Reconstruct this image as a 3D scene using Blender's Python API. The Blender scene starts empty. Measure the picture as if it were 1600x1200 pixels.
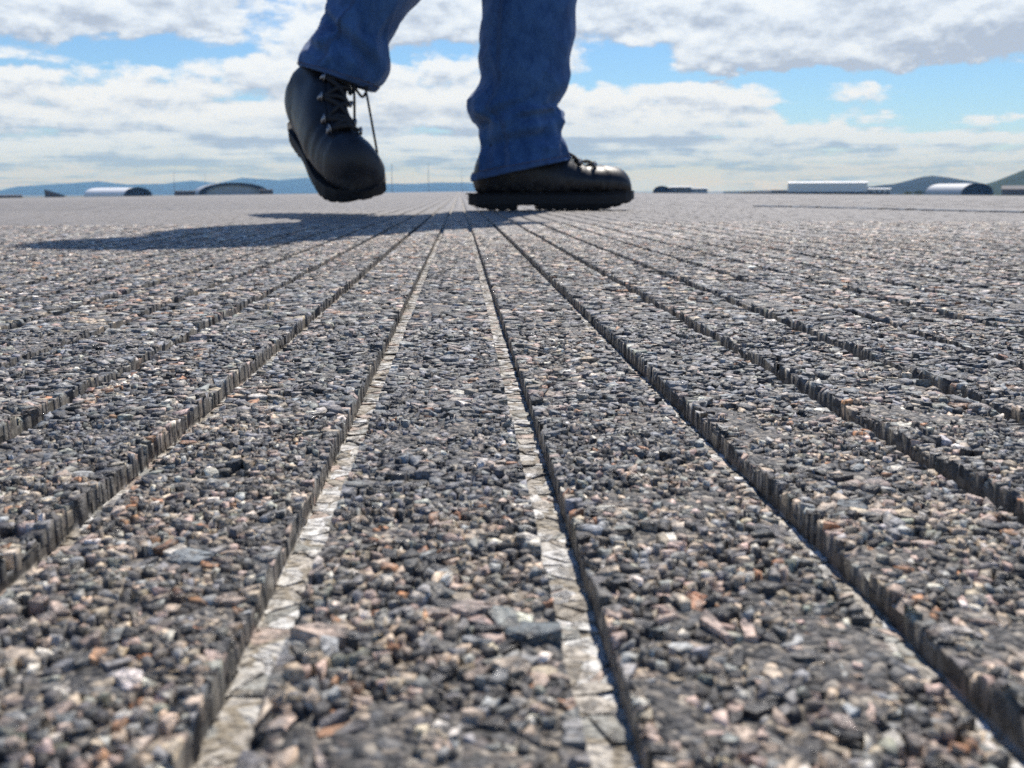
import bpy, bmesh, math, random
import numpy as np
from mathutils import Vector, Matrix, Quaternion, geometry as mgeo

scene = bpy.context.scene
rng = np.random.default_rng(7)
random.seed(7)

# ------------------------------------------------------------------ camera, sky, sun, exposure
F_PX, W_PX, H_PX = 1570.0, 1600.0, 1200.0
CAM_H = 0.0345
YAW, PITCH, ROLL = math.radians(2.9), math.radians(10.85), math.radians(-0.2)
fwd = Vector((math.sin(YAW) * math.cos(PITCH), math.cos(YAW) * math.cos(PITCH), -math.sin(PITCH)))
rgt = Vector((math.cos(YAW), -math.sin(YAW), 0.0))
up = rgt.cross(fwd)
R2 = rgt * math.cos(ROLL) + up * math.sin(ROLL)
U2 = -rgt * math.sin(ROLL) + up * math.cos(ROLL)
cam_d = bpy.data.cameras.new("camera")
cam = bpy.data.objects.new("camera", cam_d)
scene.collection.objects.link(cam)
cam.matrix_world = Matrix(((R2.x, U2.x, -fwd.x, 0), (R2.y, U2.y, -fwd.y, 0), (R2.z, U2.z, -fwd.z, CAM_H), (0, 0, 0, 1)))
cam_d.sensor_width = 36.0
cam_d.lens = 36.0 * F_PX / W_PX
cam_d.clip_start = 0.004
cam_d.clip_end = 120000.0
cam_d.dof.use_dof = True
cam_d.dof.focus_distance = 0.20
cam_d.dof.aperture_fstop = 62.0
scene.camera = cam

SUN_EL, SUN_AZ = math.radians(54.0), YAW + math.radians(15.0)      # azimuth from +Y towards +X
world = bpy.data.worlds.new("World")
scene.world = world
world.use_nodes = True
sun_d = bpy.data.lights.new("sun", 'SUN')
sun_d.energy = 5.0
sun_d.angle = math.radians(0.53)
sun_d.color = (1.0, 0.95, 0.88)
sun = bpy.data.objects.new("sun", sun_d)
scene.collection.objects.link(sun)
sun_dir = Vector((math.sin(SUN_AZ) * math.cos(SUN_EL), math.cos(SUN_AZ) * math.cos(SUN_EL), math.sin(SUN_EL)))
sun.rotation_euler = sun_dir.to_track_quat('Z', 'Y').to_euler()
scene.view_settings.view_transform = 'Standard'
scene.view_settings.look = 'None'
scene.view_settings.exposure = 0.12
scene.view_settings.gamma = 1.0
scene.view_settings.use_curve_mapping = False
scene.cycles.use_denoising = False
scene.cycles.max_bounces = 6
scene.cycles.volume_bounces = 0
scene.cycles.sample_clamp_indirect = 4.0
HAZE_DENSITY = 1.0 / 10500.0
HAZE_COLOR = (0.18, 0.48, 1.0)
SKY_STRENGTH = 0.1


# ------------------------------------------------------------------ node helpers
class NT:
    def __init__(self, tree):
        self.t = tree

    def n(self, kind, **kw):
        nd = self.t.nodes.new(kind)
        for k, v in kw.items():
            setattr(nd, k, v)
        return nd

    def set(self, sock, v):
        if isinstance(v, bpy.types.NodeSocket):
            self.t.links.new(v, sock)
        else:
            sock.default_value = v

    def math(self, op, a, b=0.0, c=0.0, clamp=False):
        nd = self.n('ShaderNodeMath', operation=op, use_clamp=clamp)
        for i, v in enumerate((a, b, c)):
            self.set(nd.inputs[i], v)
        return nd.outputs[0]

    def vmath(self, op, a, b=(0, 0, 0), scale=None):
        nd = self.n('ShaderNodeVectorMath', operation=op)
        self.set(nd.inputs[0], a)
        self.set(nd.inputs[1], b)
        if scale is not None:
            self.set(nd.inputs['Scale'], scale)
        return nd.outputs['Value'] if op in ('LENGTH', 'DOT_PRODUCT') else nd.outputs[0]

    def noise(self, vec, scale, detail=4.0, rough=0.5, dim='3D', out='Fac', dist=0.0):
        nd = self.n('ShaderNodeTexNoise', noise_dimensions=dim)
        if vec is not None:
            self.set(nd.inputs['Vector'], vec)
        nd.inputs['Scale'].default_value = scale
        nd.inputs['Detail'].default_value = detail
        nd.inputs['Roughness'].default_value = rough
        nd.inputs['Distortion'].default_value = dist
        return nd.outputs[out]

    def ramp(self, fac, stops, interp='LINEAR'):
        nd = self.n('ShaderNodeValToRGB')
        nd.color_ramp.interpolation = interp
        el = nd.color_ramp.elements
        while len(el) < len(stops):
            el.new(0.5)
        for e, (p, c) in zip(el, stops):
            e.position = p
            e.color = (c, c, c, 1) if isinstance(c, (int, float)) else (*c, 1)
        self.set(nd.inputs[0], fac)
        return nd.outputs[0]

    def mix(self, fac, a, b, blend='MIX'):
        nd = self.n('ShaderNodeMix', data_type='RGBA', blend_type=blend)
        self.set(nd.inputs[0], fac)
        for s, v in ((nd.inputs[6], a), (nd.inputs[7], b)):
            if isinstance(v, tuple) and len(v) == 3:
                v = (*v, 1.0)
            self.set(s, v)
        return nd.outputs[2]

    def smooth(self, x, lo, hi):
        nd = self.n('ShaderNodeMapRange', interpolation_type='SMOOTHSTEP')
        self.set(nd.inputs[0], x)
        nd.inputs[1].default_value = lo
        nd.inputs[2].default_value = hi
        return nd.outputs[0]


# ------------------------------------------------------------------ world: Nishita sky with a broken cumulus deck
wt = world.node_tree
wt.nodes.clear()
w = NT(wt)
w_out = w.n('ShaderNodeOutputWorld')
w_bg = w.n('ShaderNodeBackground')
w_bg.inputs['Strength'].default_value = SKY_STRENGTH
wt.links.new(w_bg.outputs[0], w_out.inputs[0])
sky = w.n('ShaderNodeTexSky', sky_type='NISHITA')
sky.sun_disc = False
sky.sun_elevation = SUN_EL
sky.sun_rotation = SUN_AZ
sky.air_density = 1.0
sky.dust_density = 0.0
sky.ozone_density = 1.2


def az_el(px, py):
    return math.atan((px - 800.0) / F_PX) + YAW, (299.0 - py) / F_PX


def cloud_group():
    g = bpy.data.node_groups.new("cloud_density", 'ShaderNodeTree')
    g.interface.new_socket("dir", in_out='INPUT', socket_type='NodeSocketVector')
    g.interface.new_socket("density", in_out='OUTPUT', socket_type='NodeSocketFloat')
    k = NT(g)
    gi, go = k.n('NodeGroupInput'), k.n('NodeGroupOutput')
    sp = k.n('ShaderNodeSeparateXYZ')
    g.links.new(gi.outputs[0], sp.inputs[0])
    x, y, z = sp.outputs
    zc = k.math('ADD', k.math('MAXIMUM', z, 0.0), 0.085)
    cb = k.n('ShaderNodeCombineXYZ')
    k.set(cb.inputs[0], k.math('DIVIDE', x, zc))
    k.set(cb.inputs[1], k.math('DIVIDE', y, zc))
    n1 = k.noise(cb.outputs[0], 0.8, 7.0, 0.55, dist=0.15)
    cs = k.n('ShaderNodeCombineXYZ')
    k.set(cs.inputs[0], x)
    k.set(cs.inputs[1], y)
    k.set(cs.inputs[2], k.math('MULTIPLY', z, 1.9))
    n2 = k.noise(cs.outputs[0], 15.0, 7.0, 0.62)
    d = k.math('ADD', k.math('MULTIPLY', n1, 0.55), k.math('MULTIPLY', n2, 0.60))
    # where this sky has its larger cloud banks and openings (azimuth / elevation ellipses)
    az = k.math('ARCTAN2', x, y)
    wob = k.noise(cs.outputs[0], 26.0, 3.0, 0.6)
    wz = k.math('ADD', z, k.math('MULTIPLY', k.math('SUBTRACT', wob, 0.5), 0.030))
    wa = k.math('ADD', az, k.math('MULTIPLY', k.math('SUBTRACT', wob, 0.5), 0.06))
    st = k.n('ShaderNodeCombineXYZ')
    k.set(st.inputs[0], k.math('MULTIPLY', az, 5.0))
    k.set(st.inputs[1], k.math('MULTIPLY', z, 75.0))
    streak = k.math('SUBTRACT', k.noise(st.outputs[0], 1.3, 5.0, 0.6), 0.5)
    lowz = k.math('SUBTRACT', 1.0, k.smooth(z, 0.035, 0.085))
    d = k.math('MULTIPLY_ADD', k.math('MULTIPLY', streak, lowz), 0.75, d)
    d = k.math('MULTIPLY_ADD', k.smooth(z, 0.25, 0.60), -0.14, d)       # broken cloud shows more gaps overhead
    total = d
    for px, py, rx, ry, amt in (
            (140, 40, 330, 62, 0.16), (230, 205, 420, 75, 0.17), (660, 55, 200, 60, 0.10), (660, 190, 200, 70, 0.13),
            (1010, 190, 240, 55, 0.21), (1150, 225, 330, 40, 0.09), (1180, 40, 400, 50, 0.26), (1110, 108, 170, 26, 0.20),
            (1290, 128, 130, 20, 0.16), (1530, 95, 110, 40, 0.20), (1560, 30, 90, 60, 0.14), (1490, 165, 120, 9, 0.11),
            (1330, 158, 40, 9, 0.09), (1400, 193, 60, 7, 0.08), (1520, 207, 40, 9, 0.09),
            (215, 103, 170, 18, -0.24), (40, 128, 110, 9, -0.16), (690, 96, 110, 18, -0.20), (990, 108, 75, 22, -0.30),
            (1180, 135, 200, 12, -0.20), (1420, 148, 270, 24, -0.20), (1450, 190, 330, 30, -0.14), (930, 130, 60, 12, -0.10),
            (1250, 250, 420, 16, 0.06), (1450, 232, 260, 8, 0.08)):
        a0, e0 = az_el(px, py)
        u = k.math('DIVIDE', k.math('SUBTRACT', wa, a0), rx / F_PX)
        v = k.math('DIVIDE', k.math('SUBTRACT', wz, e0), ry / F_PX)
        r2 = k.math('ADD', k.math('MULTIPLY', u, u), k.math('MULTIPLY', v, v))
        b = k.math('EXPONENT', k.math('MULTIPLY', r2, -1.0))
        total = k.math('MULTIPLY_ADD', b, amt, total)
    g.links.new(total, go.inputs[0])
    return g


cg = cloud_group()
tc = w.n('ShaderNodeTexCoord')
direction = w.vmath('NORMALIZE', tc.outputs['Generated'])


def dens(offset):
    nd = w.n('ShaderNodeGroup')
    nd.node_tree = cg
    w.set(nd.inputs[0], w.vmath('ADD', direction, (0, 0, offset)) if offset else direction)
    return nd.outputs[0]


d0, d1 = dens(0.0), dens(0.009)
cover = w.smooth(d0, 0.54, 0.65)
lit = w.math('MULTIPLY_ADD', w.math('SUBTRACT', d0, d1), 5.2, 0.60, clamp=True)
thick = w.smooth(d0, 0.66, 0.92)
lit = w.math('SUBTRACT', lit, w.math('MULTIPLY', thick, 0.30), clamp=True)
ccol = w.ramp(lit, [(0.0, (0.52, 0.56, 0.64)), (0.3, (0.70, 0.735, 0.80)), (0.56, (0.86, 0.89, 0.94)), (0.85, (1.0, 1.0, 1.0))])
sz = w.n('ShaderNodeSeparateXYZ')
w.set(sz.inputs[0], direction)
low = w.smooth(sz.outputs[2], 0.0, 0.09)          # the lowest clouds are the farthest: bluer and dimmer
skycol = w.vmath('MULTIPLY', sky.outputs[0], w.mix(low, (0.60, 0.80, 1.24), (0.60, 0.83, 1.14)))
ccol = w.vmath('SCALE', w.vmath('MULTIPLY', ccol, w.mix(low, (0.66, 0.89, 1.18), (0.90, 0.985, 1.08))), scale=0.93 / SKY_STRENGTH)
wt.links.new(w.mix(cover, skycol, ccol), w_bg.inputs['Color'])


# ------------------------------------------------------------------ object helpers
def link(o, parent=None):
    scene.collection.objects.link(o)
    if parent is not None:
        o.parent = parent
    return o


def tag(o, label=None, cat=None, group=None, kind=None):
    for key, v in (('label', label), ('category', cat), ('group', group), ('kind', kind)):
        if v:
            o[key] = v
    return o


def mesh_obj(name, verts, faces, mat, parent=None, smooth=False):
    me = bpy.data.meshes.new(name)
    me.from_pydata([tuple(v) for v in verts], [], [tuple(f) for f in faces])
    me.update()
    if mat:
        me.materials.append(mat)
    if smooth:
        me.polygons.foreach_set('use_smooth', np.ones(len(me.polygons), dtype=bool))
    return link(bpy.data.objects.new(name, me), parent)


def fast_mesh(name, V, loops, starts, attrs=None, color=None):
    """V (n,3) float, loops flat ints, starts face starts."""
    me = bpy.data.meshes.new(name)
    me.vertices.add(len(V))
    me.vertices.foreach_set('co', np.ascontiguousarray(V, dtype=np.float32).ravel())
    me.loops.add(len(loops))
    me.loops.foreach_set('vertex_index', np.ascontiguousarray(loops, dtype=np.int32))
    me.polygons.add(len(starts))
    me.polygons.foreach_set('loop_start', np.ascontiguousarray(starts, dtype=np.int32))
    me.update(calc_edges=True)
    for k, v in (attrs or {}).items():
        a = me.attributes.new(k, 'FLOAT', 'POINT')
        a.data.foreach_set('value', np.ascontiguousarray(v, dtype=np.float32))
    if color is not None:
        a = me.attributes.new('stone_colour', 'FLOAT_COLOR', 'POINT')
        c = np.ones((len(V), 4), dtype=np.float32)
        c[:, :3] = color
        a.data.foreach_set('color', c.ravel())
    return me


def new_mat(name):
    m = bpy.data.materials.new(name)
    m.use_nodes = True
    t = m.node_tree
    return m, NT(t), t.nodes['Principled BSDF']


def simple_mat(name, col, rough=0.6, var=0.15, scale=4.0, metal=0.0, spec=0.5):
    m, k, b = new_mat(name)
    tcn = k.n('ShaderNodeTexCoord')
    nz = k.noise(tcn.outputs['Object'], scale, 5.0, 0.6)
    c = k.mix(nz, tuple(v * (1 - var) for v in col), tuple(v * (1 + var) for v in col))
    k.set(b.inputs['Base Color'], c)
    b.inputs['Roughness'].default_value = rough
    b.inputs['Metallic'].default_value = metal
    b.inputs['Specular IOR Level'].default_value = spec
    return m


# ------------------------------------------------------------------ numpy noise
def _hash(ix, iy, seed):
    h = (ix.astype(np.int64) * 374761393 + iy.astype(np.int64) * 668265263 + seed * 974634777) & 0xFFFFFFFF
    h = ((h ^ (h >> 13)) * 1274126177) & 0xFFFFFFFF
    h = (h ^ (h >> 16)) & 0xFFFFFF
    return h / float(0xFFFFFF)


def vnoise(x, y, seed=0):
    ix, iy = np.floor(x), np.floor(y)
    fx, fy = x - ix, y - iy
    fx, fy = fx * fx * (3 - 2 * fx), fy * fy * (3 - 2 * fy)
    a, b = _hash(ix, iy, seed), _hash(ix + 1, iy, seed)
    c, d = _hash(ix, iy + 1, seed), _hash(ix + 1, iy + 1, seed)
    return (a + (b - a) * fx) * (1 - fy) + (c + (d - c) * fx) * fy


def fbm(x, y, seed=0, octv=4, gain=0.5):
    s, a, t = 0.0, 1.0, 0.0
    for o in range(octv):
        s = s + a * vnoise(x * 2 ** o + 17.3 * o, y * 2 ** o - 9.1 * o, seed + o)
        t += a
        a *= gain
    return s / t


def crown(x):
    return -0.010 * (np.sqrt(x * x + 2.25) - 1.5)


# ------------------------------------------------------------------ runway
PITCH_G, G_W, G_D, G_C = 0.0258, 0.0039, 0.0032, 0.0096     # groove spacing, width, depth, centre of the first groove


def asphalt_height(x, y, amp=1.0):
    h = (fbm(x / 0.0035, y / 0.0035, 3, 4, 0.55) - 0.5) * 0.0011 * amp
    h += (fbm(x / 0.022, y / 0.03, 11, 2) - 0.5) * 0.0012 * amp
    h += (_hash(np.round(x / 0.0004), np.round(y / 0.0004), 77) - 0.5) * 0.0005 * amp
    return h - 0.0008 + 0.0005 * np.clip((y - 0.3) / 0.5, 0, 1)


def material_asphalt():
    m, k, b = new_mat("grooved_asphalt")
    tcn = k.n('ShaderNodeTexCoord')
    co = tcn.outputs['Object']
    vo = k.n('ShaderNodeTexVoronoi', feature='F1')
    k.set(vo.inputs['Vector'], co)
    vo.inputs['Scale'].default_value = 420.0
    ve = k.n('ShaderNodeTexVoronoi', feature='DISTANCE_TO_EDGE')
    k.set(ve.inputs['Vector'], co)
    ve.inputs['Scale'].default_value = 420.0
    sp = k.n('ShaderNodeSeparateColor')
    k.set(sp.inputs[0], vo.outputs['Color'])
    stones = k.ramp(sp.outputs[0], [(0.0, (0.05, 0.05, 0.052)), (0.28, (0.085, 0.085, 0.088)), (0.45, (0.13, 0.135, 0.14)), (0.6, (0.17, 0.155, 0.135)),
                                    (0.74, (0.27, 0.23, 0.19)), (0.84, (0.25, 0.17, 0.14)), (0.92, (0.33, 0.30, 0.26))], 'CONSTANT')
    fine = k.noise(co, 1700.0, 4.0, 0.6)
    vg = k.n('ShaderNodeTexVoronoi', feature='F1')
    k.set(vg.inputs['Vector'], co)
    vg.inputs['Scale'].default_value = 1150.0
    vg.inputs['Randomness'].default_value = 1.0
    spg = k.n('ShaderNodeSeparateColor')
    k.set(spg.inputs[0], vg.outputs['Color'])
    grit = k.ramp(spg.outputs[2], [(0.0, (0.02, 0.019, 0.018)), (0.26, (0.075, 0.07, 0.064)), (0.46, (0.16, 0.143, 0.125)), (0.64, (0.28, 0.235, 0.185)), (0.80, (0.17, 0.168, 0.165)), (0.90, (0.46, 0.40, 0.32))], 'CONSTANT')
    binder = k.mix(k.smooth(fine, 0.35, 0.7), (0.014, 0.014, 0.014), (0.10, 0.09, 0.078))
    edge = k.smooth(ve.outputs['Distance'], 0.02, 0.14)
    top = k.mix(k.math('MULTIPLY', edge, 0.5), k.mix(0.75, binder, grit), k.mix(0.5, stones, grit))
    # freshly sawn stone on the groove floors and walls
    vs = k.n('ShaderNodeTexVoronoi', feature='F1')
    k.set(vs.inputs['Vector'], k.vmath('MULTIPLY', co, (1.0, 1.0, 0.55)))
    vs.inputs['Scale'].default_value = 300.0
    vse = k.n('ShaderNodeTexVoronoi', feature='DISTANCE_TO_EDGE')
    k.set(vse.inputs['Vector'], k.vmath('MULTIPLY', co, (1.0, 1.0, 0.55)))
    vse.inputs['Scale'].default_value = 300.0
    sp2 = k.n('ShaderNodeSeparateColor')
    k.set(sp2.inputs[0], vs.outputs['Color'])
    cut = k.ramp(sp2.outputs[1], [(0.0, (0.34, 0.31, 0.26)), (0.22, (0.48, 0.44, 0.38)), (0.45, (0.58, 0.54, 0.48)), (0.6, (0.52, 0.40, 0.33)),
                                  (0.72, (0.62, 0.60, 0.56)), (0.88, (0.36, 0.36, 0.33))], 'CONSTANT')
    mort = k.mix(fine, (0.16, 0.13, 0.09), (0.42, 0.37, 0.29))
    cut = k.mix(k.smooth(vse.outputs['Distance'], 0.03, 0.16), mort, cut)
    cut = k.mix(k.smooth(fine, 0.5, 0.75), cut, k.mix(0.6, cut, mort))
    wallc = k.mix(k.smooth(vse.outputs['Distance'], 0.03, 0.16), (0.04, 0.039, 0.038), k.mix(0.78, cut, (0.055, 0.054, 0.053)))  # sawn walls darkened, their shade painted into the colour
    fl = k.n('ShaderNodeAttribute', attribute_name='floor').outputs['Fac']
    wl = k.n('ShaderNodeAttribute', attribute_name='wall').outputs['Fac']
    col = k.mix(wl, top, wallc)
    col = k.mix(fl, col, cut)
    # farther off: beige grey, lightened with the grazing sheen painted in
    far = k.n('ShaderNodeAttribute', attribute_name='far_tone').outputs['Fac']
    patch = k.noise(co, 3.0, 4.0, 0.6)
    spk = k.noise(co, 260.0, 3.0, 0.7)
    far_tone = k.mix(k.smooth(spk, 0.35, 0.65), (0.13, 0.118, 0.11), (0.30, 0.272, 0.248))
    far_tone = k.mix(k.math('MULTIPLY', k.smooth(patch, 0.4, 0.7), 0.35), far_tone, (0.18, 0.172, 0.165))
    col = k.mix(k.math('MULTIPLY', far, k.math('SUBTRACT', 1.0, k.math('MAXIMUM', fl, wl))), col, far_tone)
    k.set(b.inputs['Base Color'], col)
    k.set(b.inputs['Roughness'], k.math('MULTIPLY_ADD', fine, 0.3, 0.42))
    bp = k.n('ShaderNodeBump')
    k.set(bp.inputs['Strength'], k.math('MULTIPLY_ADD', wl, -0.85, 0.9))
    bp.inputs['Distance'].default_value = 0.0007
    k.set(bp.inputs['Height'], k.math('SUBTRACT', k.math('MULTIPLY', fine, 0.8), k.math('MULTIPLY', vg.outputs['Distance'], 1.2)))
    k.set(b.inputs['Normal'], bp.outputs[0])
    return m


M_ASPHALT = material_asphalt()


def profile(level):
    """columns of one period: (x within period, z factor -1..0, kind) with kind 0 top, 1 wall, 2 floor; x=0 is the groove's left edge"""
    nf, nt, nw, ins = {0: (4, 20, 3, 0.00007), 1: (3, 10, 2, 0.00007), 2: (2, 7, 1, 0.0), 5: (2, 8, 1, 0.0001), 3: (2, 3, 0, 0.0), 4: (2, 2, 0, 0.0)}[level]
    cols = []
    w_ = G_W + 2 * ins
    for i in range(nf):
        cols.append((-ins + w_ * i / (nf - 1), -1.0, 2))
    for i in range(nw):
        cols.append((G_W + ins, -1.0 + (i + 1) / (nw + 1), 1))
    for i in range(nt):
        cols.append((G_W + ins + (PITCH_G - w_) * i / (nt - 1), 0.0, 0))
    for i in range(nw):
        cols.append((PITCH_G - ins, -(i + 1) / (nw + 1), 1))
    return cols


GV, GL, GS, GA = [], [], [], []      # accumulated vertices, loops, face starts, attributes
_off = [0, 0]


def add_grid(X, Y, Z, fl, wl, wo):
    nr, nc = X.shape
    V = np.stack([X, Y, Z], -1).reshape(-1, 3)
    idx = np.arange(nr * nc).reshape(nr, nc) + _off[0]
    q = np.stack([idx[:-1, :-1], idx[:-1, 1:], idx[1:, 1:], idx[1:, :-1]], -1).reshape(-1)
    GV.append(V)
    GL.append(q)
    GS.append(np.arange(len(q) // 4) * 4 + _off[1])
    GA.append(np.stack([fl.ravel(), wl.ravel(), wo.ravel()], -1))
    _off[0] += len(V)
    _off[1] += len(q)


def period_of(x):
    return int(math.floor((x - (G_C - G_W / 2)) / PITCH_G))


def zone(x0, x1, y0, y1, dy, level, amp):
    p0, p1 = period_of(x0), period_of(x1)
    pr = profile(level)
    per = np.arange(p0, p1 + 1)
    xs = (per[:, None] * PITCH_G + G_C - G_W / 2 + np.array([c[0] for c in pr])[None]).ravel()
    zf = np.tile(np.array([c[1] for c in pr]), len(per))
    kd = np.tile(np.array([c[2] for c in pr]), len(per))
    first = np.tile(np.array([i == len([c for c in pr if c[2] == 2]) + len([c for c in pr if c[2] == 1]) // 2 for i in range(len(pr))]), len(per))
    tops = [i for i, c in enumerate(pr) if c[2] == 0]
    sgn = np.zeros(len(pr))
    sgn[tops[0]], sgn[tops[-1]] = 1, -1
    sgn = np.tile(sgn, len(per))
    ny = max(2, int(round((y1 - y0) / dy)) + 1)
    ys = np.linspace(y0, y1, ny)
    X, Y = np.meshgrid(xs, ys)
    Z = np.zeros_like(X)
    KD = np.broadcast_to(kd, X.shape)
    if level != 4:
        h = asphalt_height(X, Y, amp)
        if level != 3:      # saw-cut edges: chips knocked out of the arris
            SG = np.broadcast_to(sgn, X.shape)
            chip = np.clip(fbm(X * 40 + 5, Y / 0.0045, 29, 3) - 0.52, 0, 1) * 0.0036
            X = X + SG * chip + np.where(KD == 1, (fbm(X * 900, Y / 0.0035, 41, 2) - 0.5) * 0.0002, 0)
            h = h - np.abs(SG) * (0.0002 + chip * 0.8)
        if level <= 1:
            flr = -G_D + (fbm(X / 0.0025, Y / 0.004, 51, 3) - 0.5) * 0.0007
        else:
            flr = -G_D + 0 * X
        fz = -np.broadcast_to(zf, X.shape)
        Z = h * (1 - fz) + flr * fz
    else:
        Z = np.where(KD == 2, -G_D, -0.0003) + 0 * X
    Z = Z + crown(X)
    wo = np.clip((Y - 0.22) / 0.65, 0, 1)
    add_grid(X, Y, Z, (KD == 2) * 1.0, (KD == 1) * 1.0, wo)


# fine where the camera is close, coarser away from it; the same height function everywhere
zone(-0.18, 0.20, 0.030, 0.26, 0.0016, 0, 1.0)
zone(-0.50, 0.56, 0.26, 0.76, 0.0060, 1, 1.0)
zone(-0.85, 0.95, 0.76, 1.20, 0.0060, 5, 1.3)
zone(-1.45, 1.60, 1.20, 2.20, 0.0140, 2, 0.9)
zone(-1.45, -0.85 - PITCH_G, 0.76, 1.20, 0.010, 2, 0.9)
zone(0.95 + PITCH_G, 1.60, 0.76, 1.20, 0.010, 2, 0.9)
zone(-3.6, 4.0, 2.20, 6.0, 0.085, 3, 1.0)
zone(-22.5, 22.5, 6.0, 60.0, 6.0, 4, 0)
for a, b_, y0, y1 in ((-1.45, -0.18 - PITCH_G, 0.030, 0.26), (0.20 + PITCH_G, 1.60, 0.030, 0.26), (-1.45, -0.50 - PITCH_G, 0.26, 0.76), (0.56 + PITCH_G, 1.60, 0.26, 0.76)):
    zone(a, b_, y0, y1, 0.010, 2, 0.9)
zone(-1.45, 1.60, -0.40, 0.030, 0.030, 3, 0.9)
for a, b_, y0, y1 in ((-22.5, -1.45 - PITCH_G, -0.4, 2.2), (1.60 + PITCH_G, 22.5, -0.4, 2.2), (-22.5, -3.6 - PITCH_G, 2.2, 6.0), (4.0 + PITCH_G, 22.5, 2.2, 6.0), (-22.5, 22.5, -30.0, -0.4)):
    zone(a, b_, y0, y1, (y1 - y0) / 2, 4, 0)
xs = np.concatenate([np.linspace(-22.52, -3, 14), np.linspace(-2.4, 2.4, 13), np.linspace(3, 22.52, 14)])
for y0, y1 in ((60.0, 2600.0), (-400.0, -30.0)):
    X, Y = np.meshgrid(xs, np.linspace(y0, y1, 12))
    add_grid(X, Y, crown(X) - 0.0008, 0 * X, 0 * X, 0 * X + 1)

V = np.concatenate(GV)
A = np.concatenate(GA)
me = fast_mesh("runway", V, np.concatenate(GL), np.concatenate(GS), {'floor': A[:, 0], 'wall': A[:, 1], 'far_tone': A[:, 2]})
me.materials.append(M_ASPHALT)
runway = link(bpy.data.objects.new("runway", me))
tag(runway, "grey asphalt runway sawn with long straight parallel grooves", "runway", kind='structure')


# ------------------------------------------------------------------ stones of the asphalt
def half_w(y):
    return 0.575 * y + 0.028


def flat_ground(px, py):
    d = fwd + R2 * ((px - 800.0) / F_PX) + U2 * ((600.0 - py) / F_PX)
    d = d * (-CAM_H / d.z)
    return d.x, d.y


# the few larger chips that stand out on these ridges
BOLD = [(*flat_ground(px, py), r, c) for px, py, r, c in (
    (1020, 828, 0.0034, (0.30, 0.31, 0.32)), (930, 826, 0.0020, (0.34, 0.35, 0.36)), (640, 872, 0.0032, (0.58, 0.50, 0.42)), (735, 950, 0.0030, (0.42, 0.33, 0.28)),
    (1180, 1005, 0.0040, (0.30, 0.31, 0.29)), (830, 985, 0.0034, (0.13, 0.15, 0.155)), (1585, 985, 0.0036, (0.52, 0.24, 0.09)), (445, 1150, 0.0034, (0.46, 0.27, 0.22)),
    (655, 748, 0.0032, (0.16, 0.18, 0.20)), (1370, 755, 0.0028, (0.48, 0.37, 0.31)), (1330, 790, 0.0030, (0.12, 0.14, 0.15)), (1480, 690, 0.0030, (0.32, 0.16, 0.11)),
    (350, 740, 0.0030, (0.36, 0.29, 0.26)), (130, 1040, 0.0030, (0.38, 0.32, 0.28)), (300, 870, 0.0034, (0.26, 0.28, 0.28)), (510, 990, 0.0032, (0.48, 0.36, 0.28)), (1050, 600, 0.0036, (0.30, 0.31, 0.33)),
    (700, 560, 0.0034, (0.32, 0.32, 0.33)), (310, 525, 0.0046, (0.42, 0.35, 0.33)), (1130, 462, 0.0060, (0.46, 0.46, 0.46)), (200, 940, 0.0024, (0.52, 0.45, 0.36)), (800, 1040, 0.0026, (0.50, 0.40, 0.30)))]


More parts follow.
